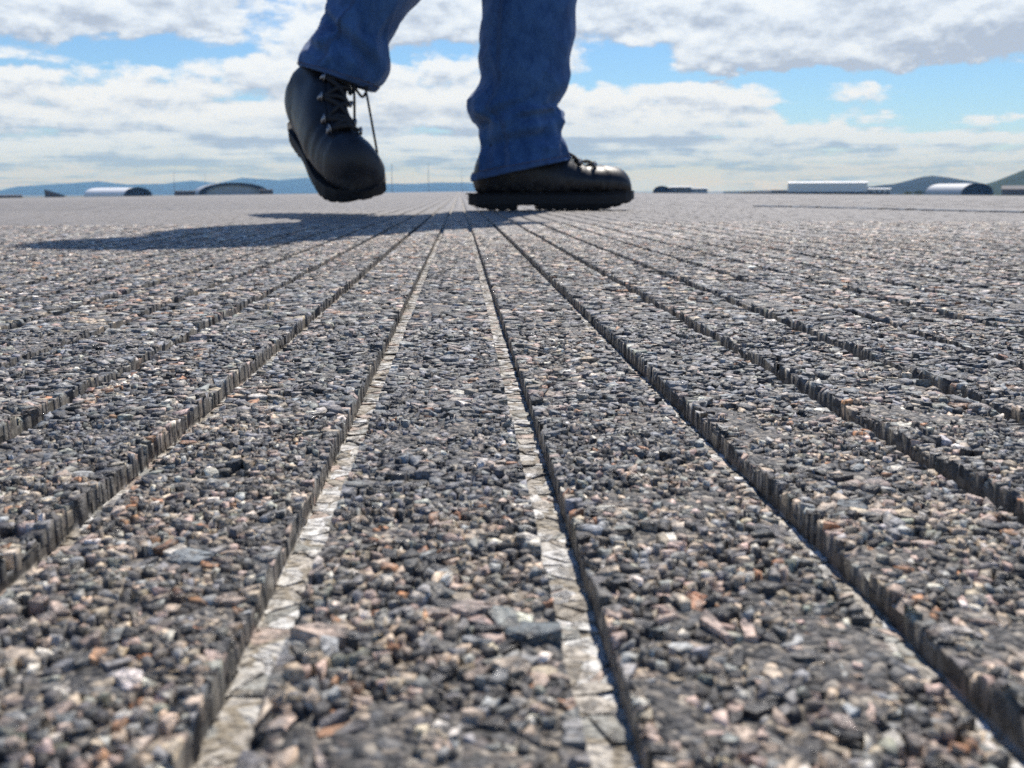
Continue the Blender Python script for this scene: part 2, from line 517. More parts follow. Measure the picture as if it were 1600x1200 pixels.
def dart(y0, y1, classes, outside=False):
    """classes: (grid spacing, keep, radius range); each accepted centre keeps later ones out of its radius"""
    cell = classes[-1][0] * 0.4
    hw = 0.62 if outside else half_w(y1) + 0.05
    grid = np.zeros((int((y1 - y0) / cell) + 3, int(2 * hw / cell) + 3), bool)
    outx, outy = [], []
    for bx, by, br, _ in BOLD:
        if y0 < by < y1 and not outside:
            iy0, ix0, q = int((by - y0) / cell), int((bx + hw) / cell), int(br * 1.15 / cell)
            yy, xx = np.ogrid[-q:q + 1, -q:q + 1]
            a0, b0 = max(iy0 - q, 0), max(ix0 - q, 0)
            sub = grid[a0:iy0 + q + 1, b0:ix0 + q + 1]
            if sub.shape == (2 * q + 1, 2 * q + 1):
                sub |= (yy * yy * 1.6 + xx * xx) <= q * q
                outx.append(np.array([bx]))
                outy.append(np.array([by]))
    for ci, (sp, keep, r0, r1) in enumerate(classes):
        gx = np.arange(-hw, hw, sp)
        gy = np.arange(y0, y1, sp)
        X, Y = np.meshgrid(gx, gy)
        X = (X + rng.uniform(-0.5, 0.5, X.shape) * sp).ravel()
        Y = (Y + rng.uniform(-0.5, 0.5, Y.shape) * sp).ravel()
        ok = ((np.abs(X - 0.05 * Y) < half_w(Y)) != outside) & (rng.random(len(X)) < keep) & (Y >= y0) & (Y <= y1) & (np.abs(X) < hw - cell)
        X, Y = X[ok], Y[ok]
        iy = ((Y - y0) / cell).astype(int)
        ix = ((X + hw) / cell).astype(int)
        last = ci == len(classes) - 1
        if last:
            free = ~grid[iy, ix]
            outx.append(X[free])
            outy.append(Y[free])
            continue
        rr = r0 + (r1 - r0) * rng.random(len(X)) ** 1.7
        for i in range(len(X)):
            if grid[iy[i], ix[i]]:
                continue
            r = rr[i]
            a0, a1 = max(iy[i] - int(r / cell), 0), iy[i] + int(r / cell) + 1
            b0, b1 = max(ix[i] - int(r / cell), 0), ix[i] + int(r / cell) + 1
            yy, xx = np.ogrid[a0 - iy[i]:a1 - iy[i], b0 - ix[i]:b1 - ix[i]]
            sub = grid[a0:a1, b0:b1]
            disc = (yy * yy + xx * xx)[:sub.shape[0], :sub.shape[1]] <= (r / cell) ** 2
            if (sub & disc).sum() > 0.25 * disc.sum():
                continue
            sub |= disc
            outx.append(np.array([X[i]]))
            outy.append(np.array([Y[i]]))
    return np.column_stack([np.concatenate(outx), np.concatenate(outy)])


SEEDS = np.concatenate([
    dart(0.038, 0.155, [(0.0090, 0.50, 0.0016, 0.0034), (0.0034, 0.45, 0.0009, 0.0016), (0.00088, 1.0, 0, 0)]),
    dart(0.155, 0.26, [(0.0090, 0.55, 0.0018, 0.0036), (0.0034, 0.55, 0.0010, 0.0018), (0.00125, 1.0, 0, 0)]),
    dart(0.26, 0.76, [(0.0090, 0.5, 0.0020, 0.0036), (0.0042, 0.6, 0.0014, 0.0022), (0.0023, 1.0, 0, 0)]),
    dart(0.76, 1.15, [(0.0100, 0.5, 0.0030, 0.0045), (0.0044, 1.0, 0, 0)]),
    dart(-0.10, 1.15, [(0.0120, 0.3, 0.0035, 0.0050), (0.0056, 1.0, 0, 0)], True)])


def voronoi_cells(pts, lo, hi, y0, y1):
    """Voronoi cells of the points between two straight saw cuts at x=lo and x=hi"""
    m = 0.007
    a, b = pts[pts[:, 0] < lo + m], pts[pts[:, 0] > hi - m]
    allp = np.concatenate([pts, np.column_stack([2 * lo - a[:, 0], a[:, 1]]), np.column_stack([2 * hi - b[:, 0], b[:, 1]])]) * 1000.0
    if len(pts) < 6:
        return {}
    res = mgeo.delaunay_2d_cdt([Vector(p) for p in allp.tolist()], [], [], 0, 1e-6)
    vs = np.array([tuple(v) for v in res[0]])
    tri = np.array([f for f in res[2] if len(f) == 3])
    src = np.array([o[0] if len(o) else -1 for o in res[3]])
    A, B, C_ = vs[tri[:, 0]], vs[tri[:, 1]], vs[tri[:, 2]]
    d = 2 * (A[:, 0] * (B[:, 1] - C_[:, 1]) + B[:, 0] * (C_[:, 1] - A[:, 1]) + C_[:, 0] * (A[:, 1] - B[:, 1]))
    d = np.where(np.abs(d) < 1e-9, 1e-9, d)
    a2, b2, c2 = (A ** 2).sum(1), (B ** 2).sum(1), (C_ ** 2).sum(1)
    cc = np.column_stack([(a2 * (B[:, 1] - C_[:, 1]) + b2 * (C_[:, 1] - A[:, 1]) + c2 * (A[:, 1] - B[:, 1])) / d,
                          (a2 * (C_[:, 0] - B[:, 0]) + b2 * (A[:, 0] - C_[:, 0]) + c2 * (B[:, 0] - A[:, 0])) / d]) / 1000.0
    own = tri.ravel()
    ccr = np.repeat(cc, 3, axis=0)
    real = (src[own] >= 0) & (src[own] < len(pts))
    own, ccr = own[real], ccr[real]
    ang = np.arctan2(ccr[:, 1] - vs[own, 1] / 1000.0, ccr[:, 0] - vs[own, 0] / 1000.0)
    o = np.lexsort((ang, own))
    own, ccr = own[o], ccr[o]
    u, start, cnt = np.unique(own, return_index=True, return_counts=True)
    out = {}
    e = 2e-6
    for k in range(3, 12):
        sel = cnt == k
        if not sel.any():
            continue
        idx = start[sel][:, None] + np.arange(k)[None]
        poly = ccr[idx]
        ok = (poly[:, :, 0].min(1) > lo - e) & (poly[:, :, 0].max(1) < hi + e) & (poly[:, :, 1].min(1) > y0) & (poly[:, :, 1].max(1) < y1)
        ok &= (poly.max(1) - poly.min(1)).max(1) < 0.018
        if ok.any():
            out[k] = poly[ok]
    return out


PAL_WARM = np.array([(0.028, 0.026, 0.025), (0.09, 0.083, 0.077), (0.19, 0.185, 0.175), (0.25, 0.245, 0.23), (0.31, 0.245, 0.185), (0.39, 0.31, 0.225),
                     (0.36, 0.265, 0.215), (0.33, 0.17, 0.09), (0.52, 0.475, 0.40), (0.21, 0.21, 0.17)])
P_WARM = np.array([0.24, 0.15, 0.12, 0.09, 0.13, 0.11, 0.10, 0.025, 0.06, 0.04])
PAL_DARK = np.array([(0.034, 0.034, 0.035), (0.075, 0.075, 0.077), (0.13, 0.132, 0.136), (0.20, 0.203, 0.207), (0.21, 0.195, 0.175), (0.29, 0.25, 0.21),
                     (0.28, 0.215, 0.18), (0.27, 0.15, 0.09), (0.42, 0.40, 0.35), (0.15, 0.155, 0.135)])
P_DARK = np.array([0.18, 0.21, 0.19, 0.14, 0.10, 0.06, 0.05, 0.01, 0.03, 0.03])
PAL_CUT = np.array([(0.68, 0.65, 0.59), (0.76, 0.745, 0.71), (0.55, 0.50, 0.43), (0.57, 0.45, 0.38), (0.36, 0.36, 0.33), (0.74, 0.73, 0.71), (0.34, 0.30, 0.24), (0.66, 0.65, 0.62)])
P_WARM, P_DARK = P_WARM / P_WARM.sum(), P_DARK / P_DARK.sum()


def pick_colours(x, y):
    n = len(x)
    a = PAL_WARM[rng.choice(len(PAL_WARM), n, p=P_WARM)]
    b = PAL_DARK[rng.choice(len(PAL_DARK), n, p=P_DARK)]
    edge = 0.122 + (fbm(x / 0.03, y / 0.03, 61, 3) - 0.5) * 0.07       # ravelled, binder-free patch nearest the camera
    wp = np.clip((edge - y) / 0.02 + 0.5, 0, 1)
    wp = np.maximum(wp, 0.9 * np.clip((y - 0.22) / 0.4, 0, 1))
    wp = np.where(fbm(x / 0.02, y / 0.05, 71, 2) > 0.58, np.maximum(wp, 0.7), wp)
    use = rng.random(n) < wp
    c = np.where(use[:, None], a, b)
    c = c * (1.0 + 0.25 * np.clip((y - 0.3) / 0.5, 0, 1))[:, None]  # lighter with distance: grazing sheen painted into the stone colour
    return 1.72 * c * rng.uniform(0.65, 1.25, (n, 1)) * rng.uniform(0.96, 1.04, (n, 3))


CHIPS = []      # per polygon order k: vertices (n, rings*k+1, 3), colour (n,3)


def build_chips(poly, lo, hi, floor):
    n, k = poly.shape[:2]
    c = poly.mean(1)
    r = np.sqrt(((poly - c[:, None]) ** 2).sum(2)).mean(1)
    x, y = c[:, 0], c[:, 1]
    if floor:
        keep = rng.random(n) < 0.84
        H = -G_D + rng.normal(0.00020, 0.00008, n)
        tilt = rng.normal(0, 0.035, (n, 2))
        col = PAL_CUT[rng.integers(len(PAL_CUT), size=n)] * rng.uniform(0.8, 1.05, (n, 1))
        st, sh, bz = rng.uniform(0.80, 0.95, n), 0.96, -G_D - 0.0003
        rough = 0.00004
    else:
        keep = rng.random(n) > np.where(r < 0.0009, 0.10, 0.03)          # a few chips have been plucked out
        low = (fbm(x / 0.009, y / 0.010, 11, 3) - 0.5)
        flat = np.clip(1.25 - y, 0.45, 1.0)
        H = np.minimum(low, 0.14) * 0.0026 * flat + rng.normal(0, 0.00015, n) * flat - 0.0001
        H = np.where(rng.random(n) < np.where(r < 0.001, 0.24, 0.08), H - rng.uniform(0.0002, 0.0008, n) * flat, H)
        tilt = rng.normal(0, 0.10, (n, 2)) * np.clip(0.0012 / r, 0.45, 1.3)[:, None] * flat[:, None]
        col = pick_colours(x, y)
        for bx, by, br, bc in BOLD:
            hit = np.hypot(x - bx, y - by) < br * 0.55
            col[hit] = bc
            H[hit] = crown(bx) * 0 + 0.0003
            tilt[hit] *= 0.4
            keep[hit] = True
        st, sh, bz = rng.uniform(0.78, 0.99, n), 0.99, -0.0013
        rough = 0.00012
    e = 3e-6
    onlo, onhi = np.abs(poly[:, :, 0] - lo) < e, np.abs(poly[:, :, 0] - hi) < e
    edge = onlo | onhi
    touch = edge.any(1)
    rel = poly - c[:, None]
    jit = rng.normal(0, 1, (n, k, 2)) * (r * 0.15)[:, None, None]
    top = c[:, None] + rel * (st[:, None] * rng.uniform(0.9, 1.06, (n, k)))[:, :, None] + jit
    sho = c[:, None] + rel * sh + jit * 0.4
    bas = c[:, None] + rel * (sh + 0.01)
    zt = H[:, None] + (top - c[:, None]) @ tilt[:, :, None] @ np.ones((1, 1)) if False else H[:, None] + ((top - c[:, None]) * tilt[:, None]).sum(2)
    zt = zt + rng.normal(0, rough, (n, k))
    drop = np.clip(r * 0.16, 0.00006, 0.0003)
    zs = zt - (drop[:, None] * rng.uniform(0.6, 1.5, (n, k)) if not floor else 0.00008)
    zb = np.full((n, k), bz)
    if not floor:
        # chips cut through by the saw: flush vertical face down to the groove floor, arris slightly broken
        zb = np.where(touch[:, None], -np.minimum(rng.uniform(0.0008, 0.0036, (n, 1)) + r[:, None] * 0.6, G_D + 0.0002), zb)
        brk = np.where(rng.random((n, 1)) < 0.20, rng.uniform(0.0002, 0.0009, (n, 1)), rng.uniform(0.00001, 0.00007, (n, 1)))
        inw = np.where(onlo, 1.0, -1.0)
        ex = np.where(onlo, lo, hi)
        wig = rng.uniform(0, 0.00002, (n, 1))
        top[:, :, 0] = np.where(edge, ex + inw * (brk + wig), np.clip(top[:, :, 0], lo + 0.00003, hi - 0.00003))
        top[:, :, 1] = np.where(edge, c[:, None, 1] + rel[:, :, 1] * 0.95, top[:, :, 1])
        sho[:, :, 0] = np.where(edge, ex + inw * wig, np.clip(sho[:, :, 0], lo, hi))
        bas[:, :, 0] = np.where(edge, ex + inw * wig * 0.5, bas[:, :, 0])
        sho[:, :, 1] = np.where(edge, c[:, None, 1] + rel[:, :, 1] * 0.99, sho[:, :, 1])
        bas[:, :, 1] = np.where(edge, sho[:, :, 1], bas[:, :, 1])
        zs = np.where(edge, zt - brk * 1.1 - 0.00004, zs)
    zc = H + rng.normal(0.015, 0.05, n) * r * (0.2 if floor else 1.0)
    cr = crown(x)
    V_ = np.concatenate([np.concatenate([bas, zb[:, :, None]], 2), np.concatenate([sho, zs[:, :, None]], 2), np.concatenate([top, zt[:, :, None]], 2),
                         np.concatenate([c + rng.normal(0, 1, (n, 2)) * (r * 0.12)[:, None], zc[:, None]], 1)[:, None]], 1)
    V_[:, :, 2] += cr[:, None]
    small = (r < np.where((y < 0.26) & (np.abs(x - 0.05 * y) < half_w(y)), 0.00090, 0.0019)) & ~touch
    small |= (np.abs(x - 0.05 * y) > half_w(y)) & ~touch
    for big in (True, False):
        q = keep & (small != big)
        if q.any():
            CHIPS.append((k if big else -k, V_[q] if big else np.concatenate([V_[q][:, :k], V_[q][:, 2 * k:3 * k]], 1), col[q], c[q], r[q], H[q]))


def chip_faces(k):
    if k < 0:
        k = -k
        f = [(j, (j + 1) % k, k + (j + 1) % k, k + j) for j in range(k)]
        return f, [tuple(range(k, 2 * k))]
    f = []
    for a in range(2):
        for j in range(k):
            j2 = (j + 1) % k
            f.append((a * k + j, a * k + j2, (a + 1) * k + j2, (a + 1) * k + j))
    return f, [(2 * k + j, 2 * k + (j + 1) % k, 3 * k) for j in range(k)]


for p in range(period_of(SEEDS[:, 0].min()), period_of(SEEDS[:, 0].max()) + 1):
    g0 = p * PITCH_G + G_C - G_W / 2
    lo, hi = g0 + G_W, g0 + PITCH_G
    sel = SEEDS[(SEEDS[:, 0] > lo + 0.00025) & (SEEDS[:, 0] < hi - 0.00025)]
    for k, poly in voronoi_cells(sel, lo, hi, -0.25, 1.15).items():
        build_chips(poly, lo, hi, False)
    # the groove floor: stones sawn flat, pale and freshly cut
    ya = max(0.038, (abs(g0) - 0.03) / 0.62)
    if ya > 0.9:
        continue
    fl = []
    y = ya
    while y < 0.95:
        st_ = random.choice((0.0004, 0.0006, 0.0008, 0.0012, 0.0018, 0.0032)) * (1.0 + y)
        y += st_ * random.uniform(0.5, 1.3)
        fl.append((g0 + G_W * random.uniform(0.04, 0.96), y))
    for k, poly in voronoi_cells(np.array(fl), g0, g0 + G_W, ya, 0.94).items():
        build_chips(poly, g0, g0 + G_W, True)


def material_stone(name, single):
    m, k, b = new_mat(name)
    geo = k.n('ShaderNodeNewGeometry')
    pos = geo.outputs['Position']
    if single:
        base = k.n('ShaderNodeObjectInfo').outputs['Color']
    else:
        base = k.n('ShaderNodeAttribute', attribute_name='stone_colour').outputs['Color']
    n1 = k.noise(pos, 900.0, 5.0, 0.65)
    n2 = k.noise(pos, 2600.0, 3.0, 0.7)
    f = k.math('ADD', k.math('MULTIPLY', n1, 0.9), k.math('MULTIPLY', n2, 0.7))
    col = k.mix(k.smooth(f, 0.45, 1.15), k.vmath('SCALE', base, scale=0.45), k.vmath('SCALE', base, scale=1.5))
    # bitumen left on the upper faces, none on faces the saw has cut
    sp = k.n('ShaderNodeSeparateXYZ')
    k.set(sp.inputs[0], pos)
    deep = k.smooth(sp.outputs[2], -0.0024, -0.0010)
    # sandy binder stuck over the chips, running on from one to the next
    vg = k.n('ShaderNodeTexVoronoi', feature='F1')
    k.set(vg.inputs['Vector'], pos)
    vg.inputs['Scale'].default_value = 1900.0
    spg = k.n('ShaderNodeSeparateColor')
    k.set(spg.inputs[0], vg.outputs['Color'])
    grit = k.ramp(spg.outputs[2], [(0.0, (0.02, 0.019, 0.018)), (0.26, (0.075, 0.07, 0.064)), (0.46, (0.16, 0.143, 0.125)), (0.64, (0.28, 0.235, 0.185)), (0.80, (0.17, 0.168, 0.165)), (0.90, (0.46, 0.40, 0.32))], 'CONSTANT')
    mortar = k.smooth(k.noise(pos, 620.0, 5.0, 0.7), 0.47, 0.60)
    col = k.mix(k.math('MULTIPLY', mortar, 0.72), col, grit)
    film = k.smooth(k.noise(pos, 230.0, 6.0, 0.7), 0.50, 0.60)
    col = k.mix(k.math('MULTIPLY', k.math('MULTIPLY', film, deep), 0.60), col, (0.034, 0.033, 0.033))
    # cement dust and dirt in the groove bottom
    dirt = k.smooth(k.noise(pos, 700.0, 5.0, 0.7), 0.50, 0.62)
    col = k.mix(k.math('MULTIPLY', k.math('MULTIPLY', dirt, k.math('SUBTRACT', 1.0, deep)), 0.45), col, (0.27, 0.225, 0.165))
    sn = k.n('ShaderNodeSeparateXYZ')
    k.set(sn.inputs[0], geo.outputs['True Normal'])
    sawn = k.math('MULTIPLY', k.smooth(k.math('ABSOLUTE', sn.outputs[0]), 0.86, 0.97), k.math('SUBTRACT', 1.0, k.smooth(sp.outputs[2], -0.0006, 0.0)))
    smear_shade = k.mix(k.smooth(k.noise(pos, 330.0, 6.0, 0.75), 0.38, 0.66), (0.030, 0.029, 0.029), (0.17, 0.16, 0.145))  # bitumen smear, darkened further with the groove wall's shade painted in
    col = k.mix(k.math('MULTIPLY', sawn, 0.90), col, smear_shade)
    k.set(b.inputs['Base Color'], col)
    k.set(b.inputs['Roughness'], k.math('SUBTRACT', k.math('SUBTRACT', k.math('MULTIPLY_ADD', n2, 0.5, 0.28), k.math('MULTIPLY', film, 0.14)), k.math('MULTIPLY', k.smooth(k.noise(pos, 1300.0, 2.0, 0.5), 0.655, 0.69), 0.26), clamp=True))
    b.inputs['Specular IOR Level'].default_value = 0.5
    bp = k.n('ShaderNodeBump')
    bp.inputs['Strength'].default_value = 0.7
    bp.inputs['Distance'].default_value = 0.0003
    k.set(bp.inputs['Height'], k.math('SUBTRACT', f, k.math('MULTIPLY', vg.outputs['Distance'], k.math('MULTIPLY', mortar, 1.1))))
    k.set(b.inputs['Normal'], bp.outputs[0])
    return m


M_STONE = material_stone("aggregate_stone", False)
M_STONE1 = material_stone("single_stone", True)

# the 300 chips that show largest become single stones, the rest one loose mass
allsc = []
for q, (k, V_, col, c, r, H) in enumerate(CHIPS):
    dep = c[:, 1] * math.cos(YAW) + c[:, 0] * math.sin(YAW)
    lt = c[:, 0] * math.cos(YAW) - c[:, 1] * math.sin(YAW)
    ins = (np.abs(lt / dep) < 0.50) & (dep > 0.058) & (H > -G_D * 0.9 - 1)
    sc = np.where(ins, r * np.sqrt(np.maximum(CAM_H / dep, 0.1)) / dep, 0)
    allsc.append(sc)
cut = np.sort(np.concatenate(allsc))[-300]
AV, AL, AS, AC = [], [], [], []
vo_ = lo_ = 0
n_single = 0
for q, (k, V_, col, c, r, H) in enumerate(CHIPS):
    f4, f3 = chip_faces(k)
    one = allsc[q] >= cut
    for i in np.nonzero(one)[0]:
        if n_single >= 300:
            one[i] = False
            continue
        n_single += 1
        org_ = np.array([c[i, 0], c[i, 1], H[i]])
        o = mesh_obj("stone", (V_[i] - org_).tolist(), f4 + f3, M_STONE1, runway)
        o.location = org_.tolist()
        o.color = (*col[i].tolist(), 1.0)
    P = V_[~one]
    n, m_ = P.shape[:2]
    if not n:
        continue
    offs = (np.arange(n) * m_ + vo_)[:, None]
    l4 = (np.array(f4).ravel()[None] + offs)
    l3 = (np.array(f3).ravel()[None] + offs)
    per = np.concatenate([l4, l3], 1)
    st0 = np.concatenate([np.arange(len(f4)) * 4, len(f4) * 4 + np.arange(len(f3)) * len(f3[0])])
    AS.append(((np.arange(n) * per.shape[1] + lo_)[:, None] + st0[None]).ravel())
    AL.append(per.ravel())
    AV.append(P.reshape(-1, 3))
    AC.append(np.repeat(col[~one], m_, axis=0))
    vo_ += n * m_
    lo_ += per.size
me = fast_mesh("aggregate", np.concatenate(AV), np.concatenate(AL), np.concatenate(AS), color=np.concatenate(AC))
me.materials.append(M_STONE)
agg = link(bpy.data.objects.new("aggregate", me), runway)
agg['kind'] = 'stuff'
print("CHIPS", sum(len(q[1]) for q in CHIPS), "AGG TRIS", sum(len(p_.vertices) - 2 for p_ in agg.data.polygons), "RUNWAY QUADS", len(runway.data.polygons))

# ------------------------------------------------------------------ transverse crack sealant on the runway
def crack_seal():
    r = random.Random(5)
    pts = []
    for i in range(60):
        t = i / 59
        p = ground_at(1188 + 520 * t, 322.0 + 12.6 * t + r.uniform(-0.25, 0.25))
        pts.append(p)
    V_, F_ = [], []
    for i, p in enumerate(pts):
        d = (pts[min(i + 1, 59)] - pts[max(i - 1, 0)]).normalized()
        n = Vector((-d.y, d.x, 0))
        wdt = 0.016 + 0.005 * r.random()
        ht = 0.0012 + 0.0016 * r.random()
        for a, z in ((-1, -0.002), (-0.9, ht * 0.7), (-0.4, ht), (0.4, ht), (0.9, ht * 0.7), (1, -0.002)):
            V_.append(p + n * (a * wdt) + Vector((0, 0, z)))
    for i in range(59):
        for j in range(5):
            a = i * 6 + j
            F_.append((a, a + 1, a + 7, a + 6))
    return mesh_obj("crack_seal", V_, F_, simple_mat("dark_sealant", (0.05, 0.05, 0.052), 0.35, 0.3, 60.0), runway)


def ray(px, py):
    d = fwd + R2 * ((px - 800.0) / F_PX) + U2 * ((600.0 - py) / F_PX)
    return d


FH = Vector((math.sin(YAW), math.cos(YAW), 0.0))
CAM_P = Vector((0, 0, CAM_H))


def at(px, py, dist):
    """point seen at a photo pixel, at a horizontal distance ahead of the camera"""
    d = ray(px, py)
    return CAM_P + d * (dist / d.dot(FH))


def ground_at(px, py):
    d = ray(px, py)
    t = -CAM_H / d.z
    p = CAM_P + d * t
    for _ in range(6):
        zc = float(crown(np.array(p.x)))
        t = (zc - CAM_H) / d.z
        p = CAM_P + d * t
    return p


crack_seal()


# ------------------------------------------------------------------ terrain, mountains, hills
def terrain_z(x, y=0.0):
    return -0.25 - 0.0100 * min(max(abs(x) - 20.0, 0.0), 2500.0)


M_GRASS = simple_mat("airfield_grass", (0.11, 0.11, 0.055), 0.9, 0.4, 0.05)
xs = [-60000, -20000, -6000, -2520, -1500, -700, -300, -120, -60, -22.53, 22.53, 60, 120, 300, 700, 1500, 2520, 6000, 20000, 60000]
ys = [-20000, -4000, -1000, -200, 200, 600, 1200, 2500, 5000, 12000, 40000]
tv = [(x, y, terrain_z(x) - (0.03 if abs(x) < 23 else 0.0)) for y in ys for x in xs]
tf = []
for j in range(len(ys) - 1):
    for i in range(len(xs) - 1):
        a = j * len(xs) + i
        tf.append((a, a + 1, a + 1 + len(xs), a + len(xs)))
tag(mesh_obj("airfield_grass", tv, tf, M_GRASS), kind='structure')


def lat_of(px):
    d = ray(px, 299)
    return math.atan2(d.dot(rgt), d.dot(FH))


def elev_of(px, py):
    d = ray(px, py)
    return d.z / math.hypot(d.x, d.y)


def ridge(name, label, cat, prof, dist, thick, mat, seed, rough=0.12, base=-30.0, step=2.0, kind='structure'):
    """a real mountain ridge: foot in front, crest, back slope, cut by spurs and gullies"""
    pxs = np.arange(prof[0][0], prof[-1][0] + 0.1, step)
    hp = np.interp(pxs, [p[0] for p in prof], [p[1] for p in prof])
    V_, F_ = [], []
    rows = np.linspace(0, 1, 15)
    for i, px in enumerate(pxs):
        az = lat_of(px)
        e = elev_of(px, hp[i])
        dirv = (FH * math.cos(az) + rgt * math.sin(az))
        hc = e * dist + CAM_H
        for r_ in rows:
            d = dist + thick * (r_ * 1.6 - 1.0)
            s = math.sin(min(r_ / 0.625, 1.0) * math.pi / 2) if r_ < 0.625 else math.cos((r_ - 0.625) / 0.375 * math.pi / 2)
            nz = float(fbm(np.array(az * dist / (thick * 0.35)), np.array(r_ * 3.0), seed, 4)) - 0.5
            nz2 = float(fbm(np.array(az * dist / (thick * 0.12)), np.array(r_ * 5.0), seed + 9, 3)) - 0.5
            amt = rough * (1 - abs(r_ - 0.625) * 0.6)
            z = base + (hc - base) * max(0.0, s * (1 + amt * nz * 1.6 * (1.0 if r_ != 0.625 else 0.3) + amt * nz2 * 0.6))
            p = dirv * (d + nz * thick * 0.4)
            V_.append((p.x, p.y, z))
    n = len(rows)
    for i in range(len(pxs) - 1):
        for j in range(n - 1):
            a = i * n + j
            F_.append((a, a + n, a + n + 1, a + 1))
    o = mesh_obj(name, V_, F_, mat, smooth=True)
    return tag(o, label, cat, kind=kind)


M_MOUNT = simple_mat("distant_forest", (0.018, 0.026, 0.022), 0.95, 0.5, 0.002, spec=0.1)
M_HILL = simple_mat("wooded_hill", (0.016, 0.025, 0.020), 0.95, 0.7, 0.012, spec=0.1)
M_HILL2 = simple_mat("grassy_hill", (0.032, 0.050, 0.024), 0.95, 0.8, 0.010, spec=0.1)
ridge("mountains", "long blue mountain range along the horizon", "mountains",
      [(-700, 285), (-400, 280), (-200, 288), (-60, 292), (0, 297), (30, 291), (70, 289), (100, 287), (155, 282), (200, 288), (260, 286), (300, 282), (340, 286), (380, 277), (440, 281), (480, 278), (540, 283),
       (600, 287), (650, 287), (690, 285), (730, 286), (780, 290), (840, 294), (900, 298), (940, 301)], 15000.0, 2600.0, M_MOUNT, 5)
ridge("hill", "dark wooded hill behind the grey arched hangar", "hill",
      [(1130, 299), (1200, 297.5), (1290, 296), (1350, 292), (1395, 288), (1420, 282), (1440, 277), (1455, 275.5), (1480, 277), (1500, 281), (1525, 285), (1550, 294), (1580, 303), (1600, 306)],
      3600.0, 420.0, M_HILL, 21, rough=0.10, base=-26.0, step=1.5)
ridge("hill", "green hill rising at the end of the runway", "hill",
      [(1490, 303), (1515, 297), (1540, 288), (1560, 281), (1580, 274), (1600, 266), (1650, 252), (1720, 240), (1800, 236), (1900, 240), (2050, 252), (2300, 282), (2450, 304)],
      2500.0, 330.0, M_HILL2, 33, rough=0.12, base=-18.0, step=2.0)

# ------------------------------------------------------------------ airfield buildings, about 900 m away
M_WHITE = simple_mat("white_cladding", (0.78, 0.79, 0.80), 0.55, 0.05, 0.3)
M_PALE = simple_mat("pale_grey_cladding", (0.42, 0.45, 0.48), 0.5, 0.08, 0.3)
M_DARKC = simple_mat("dark_cladding_and_shade", (0.03, 0.032, 0.04), 0.7, 0.2, 0.3)  # dark cladding; also paints in the shade of hangar mouths and open floors
M_BROWN = simple_mat("brown_wall", (0.15, 0.12, 0.10), 0.8, 0.2, 0.3)
M_GREYB = simple_mat("grey_block_wall", (0.20, 0.19, 0.18), 0.8, 0.2, 0.3)
M_STEEL = simple_mat("galvanised_steel", (0.28, 0.29, 0.31), 0.5, 0.1, 0.5, metal=0.6)
M_GLASS = simple_mat("dark_window_glass", (0.03, 0.04, 0.05), 0.1, 0.1, 0.3)
FAR = 900.0


def thing(name, label, cat, loc, rotz=0.0, group=None):
    o = link(bpy.data.objects.new(name, None))
    o.location = loc
    o.rotation_euler = (0, 0, rotz)
    o.empty_display_size = 0.2
    return tag(o, label, cat, group)


def base_at(px, dist):
    az = lat_of(px)
    p = (FH + rgt * math.tan(az)) * dist
    p.z = terrain_z(p.x)
    return p


def box(name, x0, x1, y0, y1, z0, z1, mat, parent):
    v = [(x, y, z) for z in (z0, z1) for y in (y0, y1) for x in (x0, x1)]
    f = [(0, 2, 3, 1), (4, 5, 7, 6), (0, 1, 5, 4), (2, 6, 7, 3), (0, 4, 6, 2), (1, 3, 7, 5)]
    return mesh_obj(name, v, f, mat, parent)


